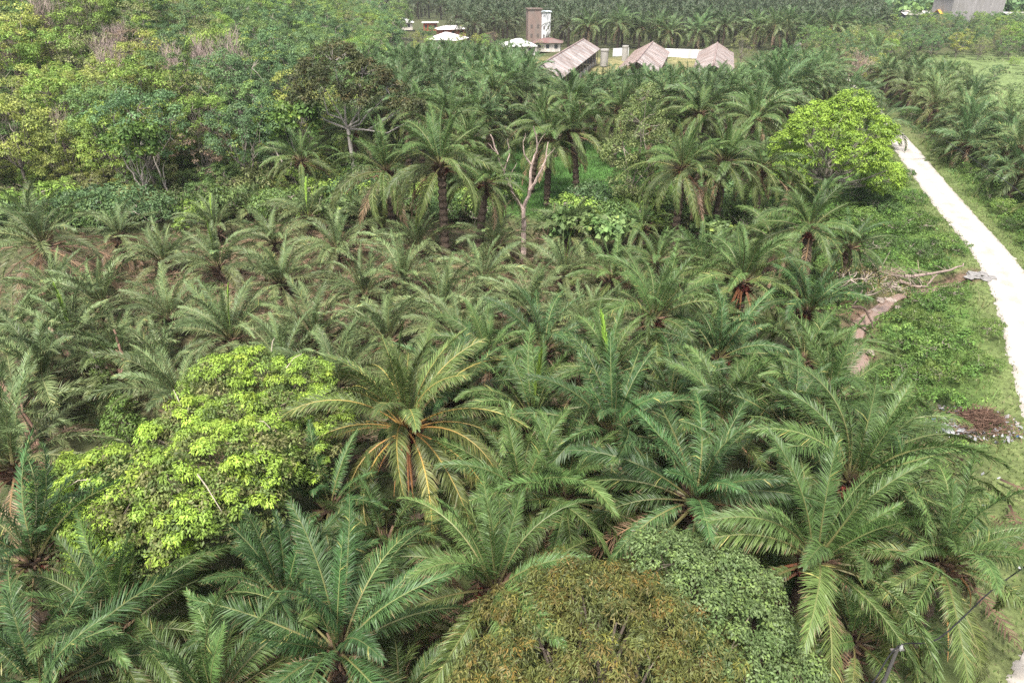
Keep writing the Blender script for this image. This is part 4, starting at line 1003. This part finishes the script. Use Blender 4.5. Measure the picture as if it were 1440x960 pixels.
# half bare yellow leaved tree fallen over the stream
rg = np.random.default_rng(410)
lob = [(0, 0, 1.6, 1.4, 1.4, .9), (1.4, -.4, 1.3, 1.1, 1.0, .7), (-1.4, -.6, 1.4, 1.2, 1.1, .8), (.5, 1.2, 1.9, 1.2, 1.2, .8), (-.6, -1.8, .9, 1.1, 1.0, .7)]
m = make_tree(rg, 0, 0, 0, 0, 90, 14, .16, [(.20, .18, .07), (.13, .15, .05), (.24, .20, .08), (.09, .13, .04)], rc=(.25, .5), trunk_r=.12, bark=(.33, .27, .23), h0=.7, lobes=lob, twigf=1.)
x, y = hit(1212, 405, 1.5); place('broadleaf_tree', m, 'small half bare tree with yellow leaves over the stream', 'tree', x, y, sc=1.15)
for i, (pts, lb) in enumerate([([(1268, 398), (1305, 400), (1340, 392), (1352, 380)], 'long fallen pale trunk lying across the stream head'), ([(1262, 408), (1295, 408), (1315, 398)], 'shorter fallen trunk below the long one'), ([(1215, 352), (1232, 378), (1252, 398)], 'thin fallen branch leaning down to the stream'), ([(1197, 436), (1212, 450), (1226, 466)], 'dark rotten log on the stream edge')]):
    zz = [.7, .5, 1.2, .25][i]; P = np.array([(*hit(a, b, zz), zz) for a, b in pts])
    g = Geo(); P2 = catmull(P, 4) + R.normal(0, .04, (len(catmull(P, 4)), 3)); tube(g, P2, np.linspace(.13, .05, len(P2)) * (.6 if i == 2 else 1), 7, [(.26, .20, .17), (.24, .18, .15), (.25, .21, .15), (.10, .07, .055)][i], jit=.1)
    for j in range(0 if i == 3 else 9):
        b = P2[rnd.randrange(len(P2))]; d = np.array([rnd.gauss(0, .5), rnd.gauss(0, .5), abs(rnd.gauss(.2, .3))]); tube(g, [b, b + d, b + d * 1.8 + [0, 0, -.1]], [.03, .02, .008], 4, (.25, .20, .17))
    solo('fallen_log', g.mesh('fallen_log', M_BARK), lb, 'fallen trunk', group='fallen wood at the stream')
hx, hy = hit(1240, 384, .4); g = Geo(); rg = np.random.default_rng(415)
for i in range(260):
    c = np.array([rg.normal(0, 1.2), rg.normal(0, .6), rg.uniform(.02, .6)]); d = rg.normal(size=3) * [1, .6, .35]; d *= rg.uniform(.3, .9) / np.linalg.norm(d)
    tube(g, [c - d, c + rg.normal(0, .06, 3), c + d], [.02, .014, .007], 3, np.array([.22, .17, .13]) * rg.uniform(.5, 1.5))
solo('brushwood', g.mesh('brushwood', M_PLAIN), 'tangle of dry grey brown branches above the stream head', 'brushwood', (hx, hy, float(terrain(hx, hy))))
def rock(name, x, y, z, s, col, label, group):
    bm = __import__('bmesh').new(); __import__('bmesh').ops.create_icosphere(bm, subdivisions=3, radius=1)
    rg = np.random.default_rng(int(abs(x * 97 + y * 31))); ph = rg.uniform(0, 6, 6)
    for v in bm.verts:
        c = v.co; k = 1 + .18 * math.sin(c.x * 3 + ph[0]) * math.sin(c.y * 4 + ph[1]) + .12 * math.sin(c.z * 5 + ph[2]) + .06 * math.sin(c.x * 9 + ph[3])
        v.co = Vector((c.x * s[0] * k, c.y * s[1] * k, max(-.6, min(.65, c.z)) * s[2] * k))
    me = bpy.data.meshes.new(name); bm.to_mesh(me); bm.free(); me.materials.append(M_STONE)
    ca = me.color_attributes.new('col', 'FLOAT_COLOR', 'POINT'); ca.data.foreach_set('color', np.tile(np.array([*col, 1.]), (len(me.vertices), 1)).astype(np.float32).ravel())
    return solo(name, me, label, 'rock', (x, y, z), rnd.uniform(0, 3), group)
for px, py, s_, lb in [(1237, 425, .38, 'flat tan rock at the top of the stream bend'), (1250, 427, .5, 'largest grey rock in the stream bend'), (1262, 436, .3, 'small grey rock on the right bank of the stream'), (1228, 441, .32, 'brown stone in the muddy shallows'), (1256, 402, .3, 'dark stone at the narrow stream head'), (1224, 498, .3, 'small pale stone at the lower stream edge')]:
    x, y = hit(px, py); rock('rock', x, y, float(terrain(x, y)) + .15, (s_, s_ * .7, s_ * .6), (.34, .28, .24), lb, 'stones by the stream')
# concrete rubble where the pipe goes under the track
x, y = hit(1368, 392)
for i, (dx, dy, s_) in enumerate([(0, 0, .55), (.9, .3, .4), (-.6, -.4, .4), (.5, -.7, .45), (1.2, -.5, .35)]):
    rock('concrete_rubble', x + dx, y + dy, .12, (s_, s_ * .8, s_ * .35), (.22, .21, .20), 'pale concrete slab piece beside the track, ' + ['largest', 'next to the track edge', 'nearest the fallen trunk', 'lowest down', 'smallest'][i], 'broken concrete at the culvert')

# rubbish heap: a pile of brown sticks with torn plastic round it
hx, hy = hit(1372, 600); g = Geo(); rg = np.random.default_rng(420)
for i in range(900):
    a = rg.uniform(0, 6.28); r = abs(rg.normal(0, .6)); hgt = .95 * math.exp(-(r / .9) ** 2)
    c = np.array([math.cos(a) * r * 1.5, math.sin(a) * r * 1.1, hgt * rg.uniform(.3, 1) + .05]); d = rg.normal(size=3) * [1, .5, .22]; d *= rg.uniform(.25, .75) / np.linalg.norm(d)
    tube(g, [c - d, c + rg.normal(0, .04, 3), c + d], [.014, .012, .007], 3, np.array([.14, .085, .06]) * rg.uniform(.5, 1.5))
solo('brushwood_pile', g.mesh('brushwood_pile', M_PLAIN), 'heap of brown sticks on the grass beside the track', 'brush pile', (hx, hy, 0))
g = Geo()
for i in range(420):
    a = rg.uniform(0, 6.28); r = rg.uniform(.7, 2.0); c = np.array([math.cos(a) * r * 1.35 - .2, math.sin(a) * r * .85, rg.uniform(.08, .3)]); s_ = rg.uniform(.04, .17)
    u = rg.normal(size=3); u /= np.linalg.norm(u); v = np.cross(u, rg.normal(size=3)); v /= np.linalg.norm(v)
    col = [(.34, .34, .34), (.24, .24, .25), (.15, .13, .12), (.3, .2, .15), (.12, .2, .4), (.3, .27, .25)][rg.choice(6, p=[.22, .3, .2, .16, .02, .1])]
    g.add([c - u * s_, c + v * s_ * .7, c + u * s_ + rg.normal(0, .03, 3), c - v * s_ * .7], [(0, 1, 2, 3)], col)
for (ox, oy, sx, sy) in [(-1.5, -.45, .75, .4), (-1.2, .45, .5, .25)]:
    n = 7; xs = np.linspace(-sx, sx, n); V = [(ox + a + rg.normal(0, .05), oy + b + rg.normal(0, .05), .12 + abs(rg.normal(0, .06))) for b in np.linspace(-sy, sy, n) for a in xs]
    g.add(V, [(j * n + i, j * n + i + 1, (j + 1) * n + i + 1, (j + 1) * n + i) for j in range(n - 1) for i in range(n - 1)], (.28, .29, .30))
o = solo('rubbish', g.mesh('rubbish', M_PLAIN), 'torn grey and white plastic rubbish strewn round the stick heap', 'rubbish', (hx, hy, 0), kind='stuff')
g = Geo()
for i in range(90):
    x = rg.uniform(20, 27); y = rg.uniform(12, 26); c = np.array([x, y, float(terrain(x, y)) + .12]); s_ = rg.uniform(.03, .08); u = rg.normal(size=3) * s_; v = rg.normal(size=3) * s_
    g.add([c - u, c + v, c + u, c - v], [(0, 1, 2, 3)], (.4, .4, .4))
solo('litter', g.mesh('litter', M_PLAIN), 'scraps of white litter in the grass by the track', 'litter', kind='stuff')

# utility pole hidden under the palm at the lower right with its black cable; cable over the right grove
def cable(name, P, r, col, label):
    g = Geo(); tube(g, catmull(np.array(P), 8), [r] * len(catmull(np.array(P), 8)), 6, col)
    return solo(name, g.mesh(name, M_PLAIN), label, 'cable')
zp = 4.6; qx, qy = flat_hit(1262, 912, zp)
t = thing('utility_pole', 'grey pole head with a cable clamp among the lower right fronds', 'pole', (qx, qy, float(terrain(qx, qy))))
g = Geo(); tube(g, [(0, 0, -.3), (0, 0, zp)], [.07, .05], 10, (.09, .085, .08)); part('post', g.mesh('post', M_PLAIN), t)
g = Geo(); box(g, (0, 0, zp - .12), (.4, .05, .05), 0, (.14, .13, .12)); part('cross_arm', g.mesh('cross_arm', M_PLAIN), t)
g = Geo(); tube(g, [(.05, -.05, zp - .08), (.05, -.05, zp + .04), (.05, -.05, zp + .16)], [.03, .05, .02], 8, (.35, .35, .34)); part('insulator', g.mesh('insulator', M_PLAIN), t)
a = flat_hit(1226, 962, 4.3); b = flat_hit(1320, 896, 4.8); c = flat_hit(1392, 832, 5.3); d = flat_hit(1450, 790, 5.8)
cable('overhead_cable', [(*a, 4.3), (qx, qy, zp + .12), (*b, 4.75), (*c, 5.3), (*d, 5.8)], .02, (.02, .02, .022), 'thick black cable running under the lower right palm fronds')
P = [(*flat_hit(px, py, z), z) for px, py, z in [(1330, 198, 6.2), (1372, 226, 6.0), (1410, 252, 6.0), (1446, 280, 6.1), (1500, 330, 6.4)]]
cable('overhead_wire', P, .028, (.03, .03, .03), 'thin dark wire crossing in front of the right hand grove')

# ------------------------------------------------------------------ buildings
def gable(g, A, B, hw, ez, rz_, col, over=0.0, th=.06, nseg=24, m=0):
    A = np.array(A, float); B = np.array(B, float); d = (B - A) / np.linalg.norm(B - A); n = np.array([d[1], -d[0]])
    for side in (-1, 1):
        Pk = []
        for i in range(nseg + 1):
            c = A + (B - A) * i / nseg; e = c + n * side * hw
            Pk.append((*c, rz_)); Pk.append((*((c + e) / 2), (rz_ + ez) / 2)); Pk.append((*e, ez))
        V = np.array(Pk); V2 = V - [0, 0, th]
        Q = []
        for i in range(nseg):
            for k in range(2): Q.append((i * 3 + k, i * 3 + k + 1, (i + 1) * 3 + k + 1, (i + 1) * 3 + k))
        nV = len(V); cc = np.zeros((nV * 2, 3))
        allV = np.concatenate([V, V2]); Q2 = [tuple(q + nV for q in qq[::-1]) for qq in Q]
        E = [(i * 3 + 2, i * 3 + 2 + nV, (i + 1) * 3 + 2 + nV, (i + 1) * 3 + 2) for i in range(nseg)]
        E += [(0, 1, 1 + nV, nV), (1, 2, 2 + nV, 1 + nV), (nseg * 3, nseg * 3 + nV, nseg * 3 + 1 + nV, nseg * 3 + 1), (nseg * 3 + 1, nseg * 3 + 1 + nV, nseg * 3 + 2 + nV, nseg * 3 + 2)]
        # each sheet its own weathered tone: unshared vertices
        for q in Q + Q2 + E:
            t = .82 + .36 * R.random(); tint = np.array([1.0, .93, .92]) if R.random() < .35 else np.array([1., 1., 1.])
            g.add(allV[list(q)], [(0, 1, 2, 3)], np.array(col) * t * tint, m)
def ribs(g, A, B, hw, ez, rz_, n, col):
    A = np.array(A, float); B = np.array(B, float); d = (B - A) / np.linalg.norm(B - A); nn = np.array([d[1], -d[0]])
    for i in range(n + 1):
        c = A + (B - A) * i / n
        for s_ in (-1, 1):
            e = c + nn * s_ * (hw + .03); tube(g, [(*c, rz_ + .02), (*e, ez + .02)], [.07, .07], 4, col)
def shed(A, B, hw, ez, rz_, label, vent=None):
    A = np.array(A); B = np.array(B); c = (A + B) / 2; t = thing('long_shed', label, 'shed', (c[0], c[1], 0), 0, 'long rusty roofed sheds')
    A = A - c; B = B - c; d = (B - A) / np.linalg.norm(B - A); n = np.array([d[1], -d[0]])
    g = Geo(); gable(g, A, B, hw, ez, rz_, (.33, .30, .285)); rf = part('roof', g.mesh('roof', M_SHEET), t)
    g = Geo(); ribs(g, A, B, hw, ez, rz_, 17, (.25, .19, .17)); part('roof_batten', g.mesh('roof_batten', M_SHEET), rf)
    g = Geo(); tube(g, [(*A, rz_ + .06), (*B, rz_ + .06)], [.16, .16], 6, (.30, .22, .20)); part('ridge_cap', g.mesh('ridge_cap', M_SHEET), rf)
    g = Geo(); ang = math.atan2(d[1], d[0]); ln = np.linalg.norm(B - A) - 1
    for s_ in (-1, 1): box(g, (*(n * s_ * (hw - .7)), .5), (ln, .15, 1.2), ang, (.5, .48, .45))
    for e in (A + d * .6, B - d * .6): box(g, (*e, ez / 2), (.15, hw * 2 - 1.6, ez), ang, (.42, .39, .37))
    part('wall', g.mesh('wall', M_WALL), t)
    k = 12
    for i in range(k + 1):
        for s_ in (-1, 1):
            p = A + d * .6 + (B - A - d * 1.2) * i / k + n * s_ * (hw - .45)
            if i == 0 and s_ == -1:
                g = Geo(); tube(g, [(0, 0, 0), (0, 0, ez)], [.09, .09], 6, (.25, .2, .17)); pm = g.mesh('post', M_PLAIN)
            part('post', pm, t, (p[0], p[1], 0))
    return t
shed((4.4, 131), (17.7, 183), 4.1, 3.4, 5.6, 'longest rusty roofed shed, left of the three long sheds')
shed((23.6, 139), (33.4, 176), 4.2, 3.4, 5.6, 'middle one of the three long rusty roofed sheds')
shed((37.0, 134), (48.2, 174), 4.0, 3.4, 5.6, 'right hand one of the three long rusty roofed sheds')
def house(px, py, w, dpt, wallh, roofh, ang, label, rcol, wcol, name='house', hip=True, windows=3, ridge=True):
    x, y = hit(px, py, wallh + roofh * .6); t = thing(name, label, 'house', (x, y, float(terrain(x, y))), ang)
    g = Geo(); box(g, (0, 0, wallh / 2), (w, dpt, wallh), 0, wcol); part('wall', g.mesh('wall', M_WALL), t)
    g = Geo(); o = .7; W2, D2 = w / 2 + o, dpt / 2 + o; r = max(.1, W2 - D2) if hip else W2; zt = wallh + roofh; z0 = wallh - .05
    if roofh > .3:
        c = [(-W2, -D2, z0), (W2, -D2, z0), (W2, D2, z0), (-W2, D2, z0), (-r, 0, zt), (r, 0, zt)]
        for q in [(0, 1, 5, 4), (2, 3, 4, 5), (1, 2, 5, 5), (3, 0, 4, 4)]:
            V = np.array([c[i] for i in q], float)
            if q[2] == q[3]: V[3] = (V[2] + V[0]) / 2 if False else V[2] + (V[0] - V[2]) * .001
            g.add(V, [(0, 1, 2, 3)], np.array(rcol) * R.uniform(.9, 1.05))
        g.add([c[0], c[1], c[2], c[3]], [(3, 2, 1, 0)], np.array(rcol) * .8)
    else: box(g, (0, 0, wallh + .12), (w + 1.2, dpt + 1.2, .18), 0, rcol)
    part('roof', g.mesh('roof', M_WALL), t)
    for i in range(windows):
        g = Geo(); xx = (i + .5) / windows * w - w / 2; box(g, (0, 0, 0), (.9, .06, 1.0), 0, (.05, .055, .06)); wn = part('window', g.mesh('window', M_PLAIN), t, (xx, -dpt / 2 - .02, wallh * .58))
    return t
house(563, 27, 8, 7, 2.6, 1.5, .2, 'small house with a white hipped roof, furthest left', (.8, .79, .78), (.55, .5, .45))
house(628, 49, 9, 8, 2.6, 1.7, -.3, 'house with a white hipped roof behind a yellow green bush', (.82, .78, .78), (.6, .55, .5))
house(634, 38, 9, 5, 2.6, 1.0, .35, 'house with a long pale roof and red wall', (.7, .66, .64), (.4, .12, .08))
house(605, 32, 5, 4, 2.8, .1, .1, 'small flat roofed red walled house', (.6, .55, .52), (.42, .09, .06))
house(729, 58, 8, 7, 2.6, 1.6, .15, 'house with white hipped roof left of the long sheds', (.85, .83, .82), (.6, .57, .54))
house(771, 56, 7, 5, 2.4, 1.0, -.1, 'low brown roofed house beside the pale narrow tower', (.17, .10, .09), (.6, .55, .5))
def tower(x0, x1, yt, yb, dist, label, col, rcol, name, fl=3):
    xx = (x0 + x1) / 2; y = dist; dep = y * cp + 18 * sp; x = (xx - 720) / FPX * dep; w = (x1 - x0) / FPX * dep
    zt = CAMZ - y * math.tan(PITCH - math.atan((480 - yt) / FPX)); t = thing(name, label, 'building', (x, y, 0), .12)
    g = Geo(); box(g, (0, 0, zt / 2), (w, w * 1.1, zt), 0, col); part('wall', g.mesh('wall', M_WALL), t)
    g = Geo(); box(g, (0, 0, zt + .12), (w + .5, w * 1.1 + .5, .24), 0, rcol); part('roof', g.mesh('roof', M_WALL), t)
    for f in range(fl):
        for i in range(2):
            g = Geo(); box(g, (0, 0, 0), (w * .16, .08, zt * .1), 0, (.13, .11, .10)); part('window', g.mesh('window', M_PLAIN), t, (w * (-.24 + .48 * i), -w * .55 - .03, zt * (.25 + .27 * f)))
tower(741, 760, 13, 55, 232, 'brown brick tower partly hidden by palms', (.24, .175, .15), (.14, .10, .08), 'brick_tower', fl=2)
tower(760.6, 773, 17, 52, 231, 'narrow pale plastered tower beside the brick one', (.62, .62, .63), (.6, .65, .7), 'plastered_tower', fl=2)
for px, yt, yb, r_, dist, lb in [(850, 59, 76, .95, 178, 'larger round concrete tank between the first and second shed'), (879, 58, 72, .75, 186, 'smaller round concrete tank left of the middle shed')]:
    dep = dist * cp + 20 * sp; x = (px - 720) / FPX * dep; g = Geo(); tube(g, [(0, 0, 0), (0, 0, 3.4), (0, 0, 3.42), (0, 0, 3.8), (0, 0, 3.82)], [r_, r_, r_ * 1.12, r_ * 1.12, .02], 16, (.36, .34, .31))
    solo('concrete_tank', g.mesh('concrete_tank', M_WALL), lb, 'tank', (x, dist, 0), group='round concrete tanks')
A = np.array(flat_hit(922, 75, 1)); B = np.array(flat_hit(988, 77, 1)); g = Geo(); c = (A + B) / 2; d = B - A
box(g, (0, 0, 1.1), (np.linalg.norm(d), .2, 2.2), math.atan2(d[1], d[0]), (.75, .74, .73)); solo('boundary_wall', g.mesh('boundary_wall', M_WALL), 'long low white wall between the middle and right shed', 'wall', (c[0], c[1], 0))
A = np.array(flat_hit(862, 74, 1)); B = np.array(flat_hit(884, 73, 1)); g = Geo(); c = (A + B) / 2; d = B - A
box(g, (0, 0, 1.0), (np.linalg.norm(d), .2, 2.0), math.atan2(d[1], d[0]), (.7, .69, .66)); solo('boundary_wall', g.mesh('boundary_wall', M_WALL), 'short white wall between the two round tanks', 'wall', (c[0], c[1], 0))
# grey concrete building at the top right
dist = 285.; dep = dist * cp + 18 * sp; x0 = (1332 - 720) / FPX * dep; x1 = (1408 - 720) / FPX * dep; w = x1 - x0
t = thing('concrete_building', 'large weathered grey concrete building at the top right', 'building', ((x0 + x1) / 2, dist + 6, 0), .08)
g = Geo(); box(g, (0, 0, 6.), (w, 12, 12), 0, (.27, .255, .25)); part('wall', g.mesh('wall', M_WALL), t)
g = Geo(); box(g, (0, 0, 12.2), (w + 1.4, 13.2, .4), 0, (.22, .20, .20)); part('roof', g.mesh('roof', M_WALL), t)
g = Geo(); box(g, (w * .22, -1, 13.6), (5, 4, 2.4), 0, (.22, .20, .20)); part('stair_head', g.mesh('stair_head', M_WALL), t)
for i in range(6):
    g = Geo(); box(g, (0, 0, 0), (.12, .1, 11.6), 0, (.40, .38, .37)); part('pilaster', g.mesh('pilaster', M_WALL), t, (-w / 2 + w * (i + .5) / 6, -6.04, 5.9))
for px0, px1, py, h, rc_, lb, dd in [(1262, 1332, 23, 4.2, (.62, .58, .56), 'long low roofed building left of the grey concrete building', 300), (1408, 1470, 26, 4.2, (.66, .66, .67), 'long low roofed building right of the grey concrete building', 290)]:
    dep = dd * cp + 18 * sp; xa = (px0 - 720) / FPX * dep; xb = (px1 - 720) / FPX * dep; t = thing('low_building', lb, 'building', ((xa + xb) / 2, dd, 0))
    g = Geo(); gable(g, (-(xb - xa) / 2, 0), ((xb - xa) / 2, 0), 6, h, h + 1.3, rc_); part('roof', g.mesh('roof', M_SHEET), t)
    g = Geo(); box(g, (0, 0, h / 2), (xb - xa - 1, 9.6, h), 0, (.10, .12, .17)); part('wall', g.mesh('wall', M_WALL), t)
dep = 292 * cp + 18 * sp; t = thing('orange_roofed_shelter', 'small shelter with an orange roof left of the grey concrete building', 'shelter', ((1325 - 720) / FPX * dep, 291, 0))
g = Geo(); gable(g, (-3, 0), (3, 0), 2.6, 4.9, 6.2, (.62, .33, .06), nseg=3); part('roof', g.mesh('roof', M_PLAIN), t)
g = Geo(); tube(g, [(0, 0, 0), (0, 0, 5)], [.1, .1], 6, (.4, .4, .4)); pm = g.mesh('post', M_PLAIN)
for a_ in (-2.7, 2.7):
    for b_ in (-2.2, 2.2): part('post', pm, t, (a_, b_, 0))

# ------------------------------------------------------------------ far and right hand trees
RT = []
for px, py, sc, k, lb in [(1045, 62, .75, 7, 'rounded olive tree right of the right hand shed'), (942, 52, .36, 0, 'small yellow green tree behind the long low white wall'), (738, 62, .42, 3, 'small tree hiding the foot of the brick tower'), (759, 63, .36, 7, 'small olive tree in front of the pale narrow tower'), (722, 66, .4, 4, 'small green tree left of the brick tower foot'), (690, 50, .6, 9, 'brownish bare looking tree between the white roofed houses'),
                          (1192, 30, .9, 8, 'olive tree at the far end of the track'), (1205, 50, .8, 7, 'feathery olive tree up the track')]:
    x, y = hit(px, py, 7 * sc); place('broadleaf_tree', FT[k][1], lb, 'tree', x, y, sc=sc)
bt = bare_tree(np.random.default_rng(430), 9, .7, .16, np.array([.42, .32, .27]), depth=5, nb=4, up=.35, first=.3).mesh('branches', M_BARK)
x, y = hit(1195, 118, 2); t = thing('bare_tree', 'wide bare reddish tree beside the far track', 'bare tree', (x, y, 0)); part('branches', bt, t, sc=1.1)
g = Geo(); rg = np.random.default_rng(431); leaves(g, np.array([(rg.normal(0, 2.4), rg.normal(0, 2), rg.uniform(2.5, 8)) for _ in range(70)]), np.full(70, .6), 12, .3, [(.19, .16, .09), (.22, .15, .10)], rg); part('crown', g.mesh('crown', M_LEAF), t)
holes = [[(1236, 86), (1330, 84), (1460, 84), (1460, 98), (1380, 100), (1345, 112), (1300, 104)], [(1372, 120), (1460, 112), (1460, 190), (1400, 160)]]
saved = list(ALLP); ALLP[:] = []
FG = fill([(1105, 50), (1180, 36), (1300, 40), (1470, 42), (1470, 84), (1330, 84), (1240, 88), (1225, 125), (1150, 130), (1130, 84)], 6.2, (50, 240), (120, 285), 0, holes)
print('FG', len(FG))
for o in FG: o['k'] = rnd.choices(range(9), [1, 1, 1, 4, 4, 4, 4, 1.5, 1.5])[0]
for o in rowlabels(FG, 16, lambda it, r, k: f"{WORDS[specs[it['k']][0]]} tree between field and concrete building, {r} row back, {k} from left"):
    place('broadleaf_tree', FT[o['k']][1], o['label'], 'tree', o['x'], o['y'], z=float(terrain(o['x'], o['y'])) - 1.0, sc=rnd.uniform(.45, .85), group='trees right of the far track')
for px, py, sc, k, lb in [(1352, 104, .35, 3, 'small round bush in the light field below the concrete building'), (1398, 112, .4, 5, 'dark bush at the field edge, far right'), (1425, 94, .32, 0, 'light green bush in the far field at the right edge'), (1302, 100, .36, 6, 'dark green bush at the left end of the light field')]:
    x, y = hit(px, py); place('bush', FT[k][1], lb, 'bush', x, y, float(terrain(x, y)) - .8, sc=sc)
FI = fill([(548, 74), (560, 50), (600, 56), (660, 60), (700, 78), (740, 84), (740, 96), (620, 92)], 7, (-60, 20), (140, 240), 0)
for o in FI: o['k'] = rnd.choices(range(9), [2, 1, 3, 3, 2, 2, 2, 2, 1])[0]
for o in rowlabels(FI, 12, lambda it, r, k: f"small {WORDS[specs[it['k']][0]]} tree near the white roofed houses, {r} row back, {k} from left"):
    place('broadleaf_tree', FT[o['k']][1], o['label'], 'tree', o['x'], o['y'], sc=rnd.uniform(.3, .5), group='small trees among the houses')
ALLP[:] = saved
# the wood along the horizon reads as one mass
rg = np.random.default_rng(440); g = Geo(); C = []
for i in range(5200):
    y = 300 + 1500 * rg.random() ** 2; x = rg.uniform(-1, 1) * (y * 1.0 + 60)
    px, py, d = proj(x, y, 0)
    if y < 560 and px < 1240: continue
    if 1230 < px < 1420 and 0 < py < 12: continue
    C.append((x, y, rg.uniform(1, 9)))
C = np.array(C); leaves(g, C, np.full(len(C), 5.), 34, 2.4, GR['mid'] + GR['blue'] + GR['blue'], rg, aspect=.7)
solo('far_woodland', g.mesh('far_woodland', M_LEAF), 'hazy green woodland along the horizon', 'woodland', kind='stuff')

# ------------------------------------------------------------------ haze, light, camera
g = Geo(); box(g, (0, 1250, 47), (3600, 2950, 98), 0, (1, 1, 1))
m, nt, N, L = new_mat('haze'); out = N.new('ShaderNodeOutputMaterial'); pv = N.new('ShaderNodeVolumePrincipled')
pv.inputs['Color'].default_value = (.88, .93, .97, 1); pv.inputs['Density'].default_value = HAZE; pv.inputs['Anisotropy'].default_value = .0
L.new(pv.outputs[0], out.inputs['Volume'])
if HAZE > 0: solo('haze', g.mesh('haze', m), 'pale haze in the air over the plantation', 'haze', kind='stuff')

w = bpy.data.worlds.new('World'); scn.world = w; w.use_nodes = True; nt = w.node_tree
bg = nt.nodes['Background']; sky = nt.nodes.new('ShaderNodeTexSky'); sky.sky_type = 'NISHITA'; sky.sun_disc = False
EL, AZ = rad(62), rad(200)
sky.sun_elevation = EL; sky.sun_rotation = AZ; sky.dust_density = 4; sky.air_density = 1.0; sky.ozone_density = .6
hs = nt.nodes.new('ShaderNodeHueSaturation'); hs.inputs['Saturation'].default_value = .55; nt.links.new(sky.outputs[0], hs.inputs['Color']); nt.links.new(hs.outputs[0], bg.inputs[0]); bg.inputs[1].default_value = .052
sl = bpy.data.lights.new('sun', 'SUN'); sl.energy = 1.5; sl.angle = rad(10); sl.color = (1, .96, .9)
so = bpy.data.objects.new('sun', sl); COL.objects.link(so)
dv = Vector((math.sin(AZ) * math.cos(EL), math.cos(AZ) * math.cos(EL), math.sin(EL)))   # towards the sun
so.rotation_euler = dv.to_track_quat('Z', 'Y').to_euler(); so.location = (0, 0, 60)

cd = bpy.data.cameras.new('camera'); cam = bpy.data.objects.new('camera', cd); COL.objects.link(cam)
cam.location = (0, 0, CAMZ); cam.rotation_euler = (math.pi / 2 - PITCH, 0, 0)
cd.sensor_width = 36; cd.lens = 36 * FPX / 1440; cd.clip_end = 6000; cd.clip_start = .1
scn.camera = cam
scn.view_settings.view_transform = 'Standard'; scn.view_settings.look = 'None'; scn.view_settings.exposure = EXPO; scn.view_settings.gamma = 1
scn.cycles.use_denoising = DEN; scn.cycles.sample_clamp_indirect = 3; scn.cycles.volume_bounces = 0; scn.cycles.max_bounces = 6; scn.cycles.diffuse_bounces = 3; scn.cycles.transmission_bounces = 3
